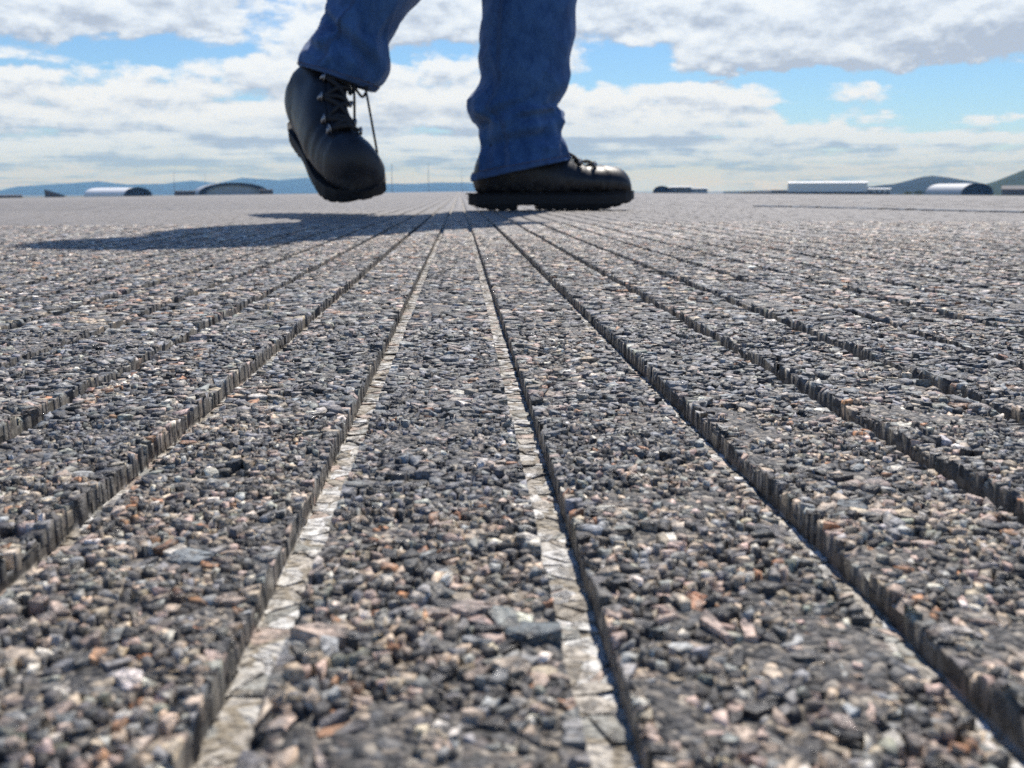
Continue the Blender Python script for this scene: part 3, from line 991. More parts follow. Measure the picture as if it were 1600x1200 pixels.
def vault(px, dist, width, height, length, yaw, roof_mat, end_mat, label, door_mat=None, rim_mat=None, group=None, rim_in=0.93):
    """arched hangar: ribbed shell along local x, its mouth at +x"""
    root = thing("arched_hangar", label, "hangar", base_at(px, dist), yaw, group)
    n, nx = 24, max(6, int(length / 3))
    V_, F_ = [], []
    for i in range(nx * 2):
        x = -length / 2 + length * i / (nx * 2 - 1)
        k = 1.0 + (0.012 if i % 2 else 0.0)
        for j in range(n + 1):
            t = math.pi * j / n
            V_.append((x, -width / 2 * k * math.cos(t), height * k * abs(math.sin(t)) ** 0.8 - (0.6 if j in (0, n) else 0)))
    for i in range(nx * 2 - 1):
        for j in range(n):
            a = i * (n + 1) + j
            F_.append((a, a + 1, a + n + 2, a + n + 1))
    mesh_obj("roof", V_, F_, roof_mat, root, False)
    for xx, nm in ((length / 2 - 2.5, "front_wall"), (-length / 2 + 0.4, "rear_wall")):
        pv = [(xx, -width / 2 * 0.99 * math.cos(math.pi * j / n), height * 0.985 * abs(math.sin(math.pi * j / n)) ** 0.8) for j in range(n + 1)]
        pv += [(xx - 0.3, y, z) for (x, y, z) in pv]
        m_ = n + 1
        pf = [tuple(range(n + 1)), tuple(reversed(range(m_, 2 * m_)))] + [(j, j + m_, j + 1 + m_, j + 1) for j in range(n)]
        mesh_obj(nm, pv, pf, end_mat if nm == "front_wall" else roof_mat, root)
    dm = door_mat or M_DARKC
    for k in range(4):
        y0 = -width * 0.30 + k * width * 0.15
        hh = height * 0.66 if k in (1, 2) else height * 0.52
        box("door_panel", length / 2 - 2.5, length / 2 - 2.3 + 0.1 * (k % 2), y0 + 0.06, y0 + width * 0.15 - 0.06, 0, hh, dm, root)
    rv = []
    for xx in (length / 2, length / 2 + 0.7):
        for k in (rim_in, 1.04):
            for j in range(n + 1):
                t = math.pi * j / n
                rv.append((xx, -width / 2 * k * math.cos(t), height * k * abs(math.sin(t)) ** 0.8))
    m_ = n + 1
    rf = []
    for j in range(n):
        rf += [(2 * m_ + j, 3 * m_ + j, 3 * m_ + j + 1, 2 * m_ + j + 1), (j, j + 1, m_ + j + 1, m_ + j), (m_ + j, m_ + j + 1, 3 * m_ + j + 1, 3 * m_ + j), (j, 2 * m_ + j, 2 * m_ + j + 1, j + 1)]
    mesh_obj("arch_rim", rv, rf, rim_mat or end_mat, root)
    return root


def block(name, px, dist, wpx, hpx, depth, label, cat, wall, roof=None, pitch=0.0, yaw=None, strip=None, nwin=0):
    s = dist / F_PX
    wd, ht = wpx * s, hpx * s
    p = base_at(px, dist)
    yaw_ = -YAW - lat_of(px) if yaw is None else yaw
    root = thing(name, label, cat, p, yaw_)
    z0 = strip[0] * s if strip else 0.0
    box("wall", -wd / 2, wd / 2, 0, depth, z0 if strip else -0.5, ht, wall, root)
    if strip:
        box("base_wall", -wd / 2 + 0.4, wd / 2 - 0.4, 1.0, depth - 1, -0.5, z0 + 0.05, strip[1], root)
        nb = max(3, int(wd / 9))
        for i in range(nb + 1):
            xx = -wd / 2 + 0.3 + (wd - 0.6) * i / nb
            box("column", xx - 0.2, xx + 0.2, 0.1, 0.5, -0.5, z0 - 0.01, M_STEEL, root)
    rm = roof or wall
    rh = pitch * s
    v = [(-wd / 2 - 0.3, -0.4, ht + 0.02), (wd / 2 + 0.3, -0.4, ht + 0.02), (wd / 2 + 0.3, depth + 0.4, ht + 0.02), (-wd / 2 - 0.3, depth + 0.4, ht + 0.02)]
    v += [(-wd / 2 - 0.3, depth / 2, ht + 0.3 + rh), (wd / 2 + 0.3, depth / 2, ht + 0.3 + rh)]
    mesh_obj("roof", v, [(0, 1, 5, 4), (2, 3, 4, 5), (0, 4, 3), (1, 2, 5), (0, 3, 2, 1)], rm, root)
    for i in range(nwin):
        xx = -wd / 2 + wd * (i + 0.5) / nwin
        fr = box("window", xx - wd / nwin * 0.3, xx + wd / nwin * 0.3, -0.06, 0.04, ht * 0.45, ht * 0.8, M_STEEL, root)
        box("pane", xx - wd / nwin * 0.26, xx + wd / nwin * 0.26, -0.09, -0.07, ht * 0.49, ht * 0.77, M_GLASS, fr)
    return root


vdir = lambda px: math.pi / 2 - YAW - lat_of(px)     # direction of view towards a pixel, as a rotation about z
vault(183, 900, 27.0, 7.4, 58.0, vdir(183) + math.pi + math.radians(35), M_WHITE, M_DARKC, "white arched hangar with a dark open end, left of the wide arched shelter", M_DARKC)
vault(360, 880, 58.0, 9.8, 24.0, vdir(360) + math.pi + math.radians(16), M_PALE, M_PALE, "wide arched shelter with roof shade painted as a dark rim, behind low walls", M_PALE, M_DARKC, rim_in=0.84)  # wide dark rim paints in the shaded side of the roof
block("blast_wall", 291, 868, 36, 6.5, 1.2, "low dark wall left of the wide arched shelter", "wall", M_BROWN)
block("blast_wall", 416, 868, 20, 7.0, 1.2, "short low dark wall right of the wide arched shelter", "wall", M_BROWN)
sh_ = thing("shed", "small dark brown shed, its roof sloping down to one side", "shed", base_at(85, 900), -YAW - lat_of(85))
hw_, h1_, h2_ = 8.0, 6.6, 1.4
mesh_obj("wall", [(-hw_, 0, -0.5), (hw_, 0, -0.5), (hw_, 9, -0.5), (-hw_, 9, -0.5), (-hw_, 0, h1_), (hw_, 0, h2_), (hw_, 9, h2_), (-hw_, 9, h1_)], [(0, 1, 5, 4), (1, 2, 6, 5), (2, 3, 7, 6), (3, 0, 4, 7), (4, 5, 6, 7), (3, 2, 1, 0)], M_BROWN, sh_)
mesh_obj("roof", [(-hw_ - 0.4, -0.4, h1_ + 0.03), (hw_ + 0.4, -0.4, h2_ + 0.03), (hw_ + 0.4, 9.4, h2_ + 0.03), (-hw_ - 0.4, 9.4, h1_ + 0.03), (-hw_ - 0.4, -0.4, h1_ + 0.3), (hw_ + 0.4, -0.4, h2_ + 0.3), (hw_ + 0.4, 9.4, h2_ + 0.3), (-hw_ - 0.4, 9.4, h1_ + 0.3)], [(0, 1, 5, 4), (1, 2, 6, 5), (2, 3, 7, 6), (3, 0, 4, 7), (4, 5, 6, 7), (3, 2, 1, 0)], M_BROWN, sh_)
block("low_building", 6, 900, 50, 3.6, 12.0, "very low brown building at the far left", "building", M_BROWN, M_BROWN, 0.4)
vault(1034, 900, 15.0, 5.9, 12.0, vdir(1034) + math.pi, M_DARKC, M_DARKC, "small dark arched hangar beside the planted boot", M_DARKC)
block("workshop", 1063, 905, 34, 9.0, 12.0, "brown grey workshop beside the small dark hangar", "building", M_GREYB, M_PALE, 1.2, nwin=4)
block("workshop", 1092, 930, 26, 7.2, 12.0, "lower pale workshop right of the brown grey one", "building", M_PALE, M_PALE, 0.8, nwin=3)
block("terminal_building", 1196, 1000, 76, 2.6, 14.0, "long low dark building left of the white hangar", "building", M_GREYB, M_DARKC, 0.3)
block("shed", 1224, 960, 36, 5.2, 10.0, "dark flat shed against the left end of the white hangar", "shed", M_GREYB, M_DARKC, 0.4)
block("hangar", 1292, 900, 117, 17.0, 30.0, "long white hangar with a dark open ground floor", "hangar", M_WHITE, M_WHITE, 1.6, strip=(3.4, M_DARKC))
block("low_building", 1374, 900, 32, 8.4, 9.0, "small white building right of the long white hangar", "building", M_WHITE, M_WHITE, 0.6, strip=(3.2, M_DARKC), nwin=4)
block("annex", 1354, 905, 9, 7.0, 9.0, "narrow dark annex between the two white buildings", "building", M_GREYB, M_DARKC, 0.3)
vault(1497, 880, 32.0, 9.6, 44.0, vdir(1497) + math.pi + math.radians(42), M_PALE, M_DARKC, "grey arched hangar with a dark end below the hills", M_DARKC)
block("barn", 1592, 870, 48, 9.5, 16.0, "brown roofed building in front of the green hill", "building", M_BROWN, simple_mat("brown_roof", (0.17, 0.16, 0.155), 0.8, 0.2, 0.3), 5.0)


def bush(px, dist, wpx, hpx, label, seed):
    r = random.Random(seed)
    s = dist / F_PX
    root = thing("tree", label, "tree", base_at(px, dist), r.uniform(0, 6), "trees below the wooded hill")
    rad, ht = wpx * s / 2, hpx * s
    tv_ = []
    for z, q in ((-0.4, 0.3), (ht * 0.3, 0.2), (ht * 0.6, 0.08)):
        for k in range(6):
            tv_.append((q * math.cos(k * math.pi / 3), q * math.sin(k * math.pi / 3), z))
    mesh_obj("trunk", tv_, [(i * 6 + k, i * 6 + (k + 1) % 6, (i + 1) * 6 + (k + 1) % 6, (i + 1) * 6 + k) for i in range(2) for k in range(6)], M_BROWN, root)
    V_, F_ = [], []
    for i in range(420):
        while True:
            q = Vector((r.uniform(-1, 1), r.uniform(-1, 1), r.uniform(-1, 1)))
            if q.length < 1:
                break
        q = q.normalized() * q.length ** 0.5 * (0.75 + 0.25 * r.random())
        c = Vector((q.x * rad, q.y * rad, ht * 0.56 + q.z * ht * 0.46))
        a = Vector((r.gauss(0, 1), r.gauss(0, 1), r.gauss(0, 1))).normalized() * 0.35
        b = a.orthogonal().normalized() * 0.3
        n0 = len(V_)
        V_ += [c - a, c + b, c + a, c - b]
        F_.append((n0, n0 + 1, n0 + 2, n0 + 3))
    mesh_obj("crown", V_, F_, M_LEAF, root)


M_LEAF = simple_mat("leaf_green", (0.075, 0.10, 0.035), 0.8, 0.5, 0.6)
bush(1420, 905, 17, 5.0, "low green tree nearest the white buildings", 1)
bush(1436, 915, 15, 6.0, "low green tree between its two neighbours", 2)
bush(1449, 900, 14, 7.5, "rounded green tree against the grey arched hangar", 3)


def mast(px, top_py, dist, label, width=0.30):
    p = base_at(px, dist)
    ht = at(px, top_py, dist).z - p.z
    root = thing("light_mast", label, "light mast", p, -YAW, "masts along the airfield")
    V_, F_ = [], []
    for i, (z, r_) in enumerate(((-0.3, width * 0.75), (ht * 0.5, width * 0.6), (ht, width * 0.4))):
        for k in range(8):
            V_.append((r_ * math.cos(k * math.pi / 4), r_ * math.sin(k * math.pi / 4), z))
    for i in range(2):
        for k in range(8):
            F_.append((i * 8 + k, i * 8 + (k + 1) % 8, i * 8 + 8 + (k + 1) % 8, i * 8 + 8 + k))
    F_.append(tuple(range(16, 24)))
    mesh_obj("pole", V_, F_, M_STEEL, root)
    box("crossarm", -0.6, 0.6, -0.08, 0.08, ht, ht + 0.12, M_STEEL, root)
    for sx in (-0.5, 0.5):
        box("lamp", sx - 0.18, sx + 0.18, -0.25, 0.1, ht + 0.12, ht + 0.3, M_STEEL, root)


mast(273, 271, 860, "mast at the left end of the low dark wall")
mast(322, 274, 1000, "mast behind the wide arched shelter", 0.2)
mast(613, 258, 760, "mast just right of the raised boot", 0.3)
mast(670, 256, 760, "mast midway between the two boots", 0.3)
mast(722, 263, 900, "mast close to the heel of the planted boot", 0.2)

# ------------------------------------------------------------------ haze over the airfield
hz = box("haze", -32000, 32000, -9000, 22000, -32.0, 480.0, None, None)
hm = bpy.data.materials.new("haze_air")
hm.use_nodes = True
ht_ = hm.node_tree
ht_.nodes.clear()
ho = ht_.nodes.new('ShaderNodeOutputMaterial')
hv = ht_.nodes.new('ShaderNodeVolumePrincipled')
hv.inputs['Color'].default_value = (*HAZE_COLOR, 1)
hv.inputs['Density'].default_value = HAZE_DENSITY
hv.inputs['Absorption Color'].default_value = (1, 1, 1, 1)
hv.inputs['Anisotropy'].default_value = 0.0
ht_.links.new(hv.outputs[0], ho.inputs['Volume'])
hz.data.materials.append(hm)
tag(hz, kind='stuff')

#@@PART3
# ------------------------------------------------------------------ the walker
PD = 1.9                                         # distance of the planted boot
PBASE = FH * PD
PBASE.z = float(crown(np.array(PBASE.x)))
person = thing("person", "person in blue jeans and black lace-up boots walking across the grooves, one boot raised", "person", PBASE, -YAW)


def loc(px, py, dy=0.0):
    """photo pixel at the walker's distance (+dy) in the walker's own frame: x ahead of the walker, y away from camera, z up"""
    p = at(px, py, PD + dy) - PBASE
    return Vector((p.dot(rgt), p.dot(FH), p.z))


def catmull(rows, n):
    a = np.array(rows, float)
    m = len(a)
    out = []
    for t in np.linspace(0, m - 1, n):
        i = min(int(t), m - 2)
        u = t - i
        p0, p1, p2, p3 = a[max(i - 1, 0)], a[i], a[i + 1], a[min(i + 2, m - 1)]
        out.append(0.5 * (2 * p1 + (p2 - p0) * u + (2 * p0 - 5 * p1 + 4 * p2 - p3) * u * u + (3 * p1 - p0 - 3 * p2 + p3) * u ** 3))
    return np.array(out)


def sgnpow(v, p):
    return np.sign(v) * np.abs(v) ** p


# ---- materials
def material_denim():
    m, k, b = new_mat("blue_denim")
    tcn = k.n('ShaderNodeTexCoord')
    co = tcn.outputs['Object']
    thread = k.noise(k.vmath('MULTIPLY', co, (1.0, 1.0, 0.12)), 900.0, 3.0, 0.7)
    big = k.noise(co, 14.0, 5.0, 0.6)
    wear = k.noise(k.vmath('MULTIPLY', co, (1.0, 1.0, 0.6)), 45.0, 4.0, 0.6)
    f = k.math('ADD', k.math('MULTIPLY', thread, 0.45), k.math('ADD', k.math('MULTIPLY', big, 0.35), k.math('MULTIPLY', wear, 0.35)))
    col = k.ramp(f, [(0.36, (0.011, 0.042, 0.125)), (0.50, (0.021, 0.072, 0.20)), (0.64, (0.056, 0.140, 0.315))])
    k.set(b.inputs['Base Color'], col)
    b.inputs['Roughness'].default_value = 0.85
    b.inputs['Specular IOR Level'].default_value = 0.2
    b.inputs['Sheen Weight'].default_value = 0.25
    b.inputs['Sheen Roughness'].default_value = 0.5
    bp = k.n('ShaderNodeBump')
    bp.inputs['Strength'].default_value = 0.4
    bp.inputs['Distance'].default_value = 0.002
    k.set(bp.inputs['Height'], k.math('ADD', wear, k.math('MULTIPLY', thread, 0.5)))
    k.set(b.inputs['Normal'], bp.outputs[0])
    return m


def material_leather():
    m, k, b = new_mat("black_leather")
    tcn = k.n('ShaderNodeTexCoord')
    co = tcn.outputs['Object']
    dust = k.noise(co, 22.0, 5.0, 0.65)
    grain = k.noise(co, 420.0, 3.0, 0.6)
    col = k.mix(k.smooth(dust, 0.42, 0.72), (0.006, 0.007, 0.011), (0.019, 0.020, 0.026))
    sp = k.n('ShaderNodeSeparateXYZ')
    k.set(sp.inputs[0], co)
    lowd = k.math('SUBTRACT', 1.0, k.smooth(sp.outputs[2], 0.028, 0.075))          # runway dust thrown up over welt and toe
    speck = k.smooth(k.noise(co, 75.0, 6.0, 0.75), 0.40, 0.66)
    col = k.mix(k.math('MULTIPLY', k.math('MULTIPLY', lowd, speck), 0.75), col, (0.075, 0.069, 0.062))
    scuff = k.smooth(k.noise(k.vmath('MULTIPLY', co, (1.0, 3.0, 2.0)), 34.0, 5.0, 0.7), 0.60, 0.68)
    col = k.mix(k.math('MULTIPLY', scuff, 0.45), col, (0.060, 0.058, 0.058))
    k.set(b.inputs['Base Color'], col)
    k.set(b.inputs['Roughness'], k.math('MULTIPLY_ADD', dust, 0.32, 0.30))
    bp = k.n('ShaderNodeBump')
    bp.inputs['Strength'].default_value = 0.35
    bp.inputs['Distance'].default_value = 0.0008
    k.set(bp.inputs['Height'], k.math('ADD', grain, k.math('MULTIPLY', k.noise(co, 60.0, 3.0, 0.6), 1.5)))
    k.set(b.inputs['Normal'], bp.outputs[0])
    return m


M_DENIM, M_LEATHER = material_denim(), material_leather()
M_RUBBER = simple_mat("black_rubber_sole", (0.008, 0.008, 0.010), 0.7, 0.5, 60.0)
M_LACE = simple_mat("black_lace", (0.02, 0.02, 0.022), 0.8, 0.3, 300.0)
M_METAL = simple_mat("lace_hook_metal", (0.36, 0.36, 0.37), 0.42, 0.1, 100.0, metal=1.0)
M_SKIN = simple_mat("skin", (0.50, 0.30, 0.22), 0.55, 0.08, 30.0)
M_SHIRT = simple_mat("dark_shirt", (0.05, 0.055, 0.07), 0.85, 0.2, 60.0, spec=0.2)
M_HAIR = simple_mat("brown_hair", (0.035, 0.024, 0.016), 0.6, 0.4, 200.0)
M_THREAD = simple_mat("tan_thread", (0.16, 0.12, 0.10), 0.8, 0.2, 200.0)


def tube(pts, rad, seg=7, closed=False):
    V_, F_ = [], []
    n = len(pts)
    for i, p in enumerate(pts):
        d = (pts[min(i + 1, n - 1)] - pts[max(i - 1, 0)])
        d = d.normalized() if d.length > 1e-9 else Vector((0, 0, 1))
        u = d.orthogonal().normalized()
        if i and abs(u.dot(pu)) < 0.999:
            u = (pu - d * pu.dot(d)).normalized()
        pu = u
        v = d.cross(u)
        for k in range(seg):
            a = 2 * math.pi * k / seg
            V_.append(p + u * (rad * math.cos(a)) + v * (rad * math.sin(a)))
    for i in range(n - 1):
        for k in range(seg):
            k2 = (k + 1) % seg
            F_.append((i * seg + k, i * seg + k2, (i + 1) * seg + k2, (i + 1) * seg + k))
    F_.append(tuple(reversed(range(seg))))
    F_.append(tuple(range((n - 1) * seg, n * seg)))
    return V_, F_


def curve(pts, n=24):
    return [Vector(p) for p in catmull([tuple(p) for p in pts], n)]


def merge(parts):
    V_, F_ = [], []
    for v, f in parts:
        o_ = len(V_)
        V_ += list(v)
        F_ += [tuple(i + o_ for i in q) for q in f]
    return V_, F_



# ---- trouser legs: rings from hem to hip
def leg_rings(rows, dyf, n=170, seg=120, seed=0, fold=0.0075, fold_top=0.25, creases=()):
    """rows: (pxl, pyl, pxr, pyr, dy, half depth). returns vertices and a ring getter"""
    ctr, ax, hd, dd = [], [], [], []
    for (x0, y0, x1, y1, dy, d) in rows:
        a, b = loc(x0, y0, dy), loc(x1, y1, dy)
        ctr.append(((a + b) / 2)[:])
        ax.append(((b - a) / 2)[:])
        hd.append(d)
    R = catmull(np.hstack([np.array(ctr), np.array(ax), np.array(hd)[:, None]]), n)
    th = np.linspace(0, 2 * np.pi, seg, endpoint=False)
    c, s = np.cos(th), np.sin(th)
    c, s = sgnpow(c, 0.92), sgnpow(s, 0.92)
    P = R[:, None, 0:3] + R[:, None, 3:6] * c[None, :, None]
    P[:, :, 1] += R[:, 6][:, None] * s[None, :]
    nrm = R[:, None, 3:6] / np.linalg.norm(R[:, 3:6], axis=1)[:, None, None] * c[None, :, None]
    nrm[:, :, 1] += s[None, :]
    nrm /= np.linalg.norm(nrm, axis=2)[:, :, None]
    # cloth folds: warped, mostly horizontal ridges, strongest near the hem
    arc = np.linspace(0, 1, n)[:, None]
    dist = np.concatenate([[0], np.cumsum(np.linalg.norm(np.diff(R[:, 0:3], axis=0), axis=1))])[:, None]
    cx, sx = np.cos(th)[None], np.sin(th)[None]
    warp = fbm(cx * 1.6 + 9 + 0 * dist, sx * 1.6 + dist * 7.0, seed, 3) * 2.4
    slant = 0.5 * np.sin(th[None] + seed)
    ph = dist * 13.0 + warp * 0.8 + slant
    rid = 1.0 - np.abs(np.mod(ph, 1.0) * 2 - 1.0)
    rid = rid ** 1.6
    soft = fbm(cx * 1.2 + 3 + 0 * dist, sx * 1.2 + dist * 8.0, seed + 5, 3) - 0.5
    amp = fold * (0.25 + 0.75 * np.exp(-(dist / fold_top) ** 2)) * (0.45 + 1.1 * fbm(cx * 1.1 + 0 * dist, sx * 1.1 + dist * 5.0, seed + 8, 2))
    env = np.clip(dist / 0.012, 0, 1)
    disp = (rid - 0.5) * amp * env + soft * 0.009 * np.clip(dist / 0.03, 0.3, 1)
    for (t0, d0_, t1, d1_, deep_, wid_) in creases:          # pinched creases running across the leg
        u = (th[None] - t0) / (t1 - t0)
        line = d0_ + (d1_ - d0_) * u
        inside_ = np.clip(np.minimum(u, 1 - u) * 5, 0, 1) * ((u > 0) & (u < 1))
        q = (dist - line) / wid_
        disp = disp + inside_ * deep_ * (0.55 * np.exp(-((q - 1.5) / 1.1) ** 2) - np.exp(-q * q))
    return P + nrm * disp[:, :, None], nrm, dist


def ring_mesh(P, close=True):
    n, m = P.shape[:2]
    F_ = []
    for i in range(n - 1):
        for j in range(m):
            k2 = (j + 1) % m
            F_.append((i * m + j, i * m + k2, (i + 1) * m + k2, (i + 1) * m + j))
    return P.reshape(-1, 3).tolist(), F_


# planted leg (his left, farther from the camera)
planted_rows = [(738, 284, 888, 251, 0.0, 0.069), (741, 263, 887, 240, 0.0, 0.066), (743, 247, 884, 229, 0.0, 0.065), (748, 226, 877, 214, 0.0, 0.064), (748, 207, 880, 201, 0.0, 0.066), (743, 196, 883, 188, 0.0, 0.069),
                (733, 188, 881, 175, 0.0, 0.071), (727, 173, 866, 168, 0.0, 0.068), (731, 156, 877, 156, 0.0, 0.071), (744, 138, 886, 144, 0.0, 0.072), (748, 118, 889, 122, 0.0, 0.073), (747, 90, 893, 92, 0.0, 0.075),
                (747, 60, 897, 60, 0.0, 0.077), (751, 10, 902, 10, 0.0, 0.079), (752, -50, 905, -50, 0.0, 0.08), (750, -110, 908, -110, -0.005, 0.082), (742, -210, 912, -210, -0.015, 0.088), (732, -320, 918, -320, -0.025, 0.094), (725, -420, 922, -420, -0.03, 0.098), (726, -500, 920, -500, -0.04, 0.09)]
DYN = -0.15
raised_rows = [(472, 106, 582, 143, DYN, 0.072), (468, 95, 596, 128, DYN, 0.076), (468, 83, 609, 112, DYN, 0.079), (474, 72, 613, 96, DYN, 0.080), (489, 60, 611, 78, DYN, 0.079), (501, 46, 609, 62, DYN, 0.078), (507, 28, 620, 42, DYN, 0.080),
               (511, 10, 637, 22, DYN, 0.083), (515, -18, 656, -4, DYN, 0.085), (545, -75, 692, -50, DYN, 0.088), (590, -140, 740, -120, DYN, 0.092), (618, -200, 778, -180, DYN + 0.005, 0.085), (645, -270, 825, -255, DYN, 0.100),
               (685, -350, 872, -335, DYN - 0.005, 0.096), (715, -430, 908, -420, DYN - 0.01, 0.098), (728, -500, 920, -495, -0.10, 0.09)]
PL, PLn, PLd = leg_rings(planted_rows, 0.0, seed=3, creases=((4.5, 0.088, 6.3, 0.104, 0.012, 0.010), (3.2, 0.078, 4.9, 0.118, 0.010, 0.010), (3.3, 0.047, 5.6, 0.062, 0.006, 0.009)))
RL, RLn, RLd = leg_rings(raised_rows, DYN, seed=14, fold=0.008, creases=((3.5, 0.105, 5.85, 0.020, 0.013, 0.011), (3.3, 0.055, 4.6, 0.030, 0.008, 0.009)))
hip = loc(823, -500, -0.07)
jv, jf = [], []


def add_rings(P, flip=False):
    v, f = ring_mesh(P)
    o_ = len(jv)
    jv.extend(v)
    jf.extend([tuple(i + o_ for i in q) for q in f])


def with_inner(P, nrm):
    inner = P[0:22][::-1] - nrm[0:22][::-1] * 0.0035
    return np.concatenate([inner, P])


add_rings(with_inner(PL, PLn))
add_rings(with_inner(RL, RLn))
th = np.linspace(0, 2 * np.pi, 120, endpoint=False)
seat = []
for z, rx_, ry_, dx in ((-0.045, 0.112, 0.165, 0.0), (0.0, 0.118, 0.178, 0.0), (0.06, 0.115, 0.172, 0.004), (0.11, 0.105, 0.160, 0.006)):
    seat.append([(hip.x + dx + rx_ * math.cos(t), -0.07 + ry_ * math.sin(t), hip.z + z) for t in th])
add_rings(np.array(seat))
jeans = mesh_obj("jeans", jv, jf, M_DENIM, person, smooth=True)


def band(P, nrm, i0, i1, off, name, mat, parent, j0=0, j1=None, wob=0.0):
    """a strip of cloth lying on the trouser leg: hem or seam"""
    m = P.shape[1]
    js = list(range(m)) if j1 is None else list(range(j0, j1 + 1))
    V_, F_ = [], []
    rows_ = list(range(i0, i1 + 1))
    for i in rows_:
        for j in js:
            edge = 0.0 if (i in (i0, i1) or (j1 is not None and j in (j0, j1))) else 1.0
            o_ = off * edge + wob * edge * (math.sin(j * 1.15 + 2.1 * math.sin(j * 0.31)) * 0.5 + 0.5) + 0.0006
            V_.append(tuple(P[i, j % m] + nrm[i, j % m] * o_))
    w_ = len(js)
    for a in range(len(rows_) - 1):
        for b_ in range(w_ if j1 is None else w_ - 1):
            c2 = (b_ + 1) % w_
            F_.append((a * w_ + b_, a * w_ + c2, (a + 1) * w_ + c2, (a + 1) * w_ + b_))
    return mesh_obj(name, V_, F_, mat, parent, smooth=True)


M_HEM = simple_mat("faded_denim_hem", (0.055, 0.105, 0.22), 0.9, 0.6, 90.0, spec=0.2)
band(PL, PLn, 0, 6, 0.0016, "hem", M_HEM, jeans, wob=0.0016)
band(RL, RLn, 0, 6, 0.0016, "hem", M_HEM, jeans, wob=0.0016)


def stitches(P, nrm, i, parent):
    m = P.shape[1]
    parts_ = []
    for j in range(0, m):
        a, b = P[i, j] + nrm[i, j] * 0.0022, P[i, (j + 1) % m] + nrm[i, (j + 1) % m] * 0.0022
        d_ = b - a
        parts_.append(tube([Vector(a + d_ * 0.15), Vector(a + d_ * 0.80)], 0.0007, 4))
    mesh_obj("stitching", *merge(parts_), M_THREAD, parent)


def seam(P, nrm, frac, i1):
    m = P.shape[1]
    V_, F_ = [], []
    for i in range(2, i1):
        j = int(round(frac(i / len(P)) * m))
        for q, o_ in ((-1, 0.0004), (0, 0.0022), (1, 0.0004)):
            V_.append(tuple(P[i, (j + q) % m] + nrm[i, (j + q) % m] * o_))
    for a in range(i1 - 3):
        for q in range(2):
            F_.append((a * 3 + q, a * 3 + q + 1, a * 3 + q + 4, a * 3 + q + 3))
    mesh_obj("seam", V_, F_, M_HEM, jeans, smooth=True)


HEMS = [c_ for c_ in scene.objects if c_.name.startswith("hem")]
stitches(PL, PLn, 6, HEMS[0])
stitches(RL, RLn, 6, HEMS[1])
seam(PL, PLn, lambda t: 0.715 - 0.055 * min(t / 0.55, 1), 140)
seam(RL, RLn, lambda t: 0.70 + 0.05 * t, 120)


# ---- boots
UPPER = [(0.2275, 0.048, 0.2290, 0.030, 0.012), (0.2225, 0.064, 0.2265, 0.027, 0.031), (0.207, 0.077, 0.208, 0.026, 0.0435), (0.180, 0.083, 0.178, 0.026, 0.0500), (0.150, 0.085, 0.142, 0.026, 0.0515), (0.120, 0.092, 0.102, 0.026, 0.0495),
         (0.093, 0.106, 0.060, 0.026, 0.0455), (0.073, 0.121, 0.018, 0.026, 0.0415), (0.059, 0.136, -0.032, 0.027, 0.0390), (0.052, 0.147, -0.066, 0.032, 0.0375), (0.048, 0.155, -0.077, 0.054, 0.0375), (0.045, 0.163, -0.073, 0.085, 0.0385),
         (0.042, 0.173, -0.060, 0.118, 0.0395), (0.040, 0.182, -0.051, 0.150, 0.0405), (0.039, 0.192, -0.047, 0.186, 0.0415), (0.036, 0.193, -0.043, 0.188, 0.0390), (0.035, 0.180, -0.043, 0.172, 0.0365)]


def boot_top(t):
    """instep line, t=0 toe-side to 1 collar"""
    a = catmull([(0.158, 0.0850), (0.140, 0.0870), (0.120, 0.0925), (0.093, 0.1065), (0.073, 0.1215), (0.059, 0.1365), (0.052, 0.1475), (0.048, 0.1555), (0.045, 0.1635), (0.042, 0.1735), (0.040, 0.1865)], 101)
    return a[int(max(0, min(100, round(t * 100))))]


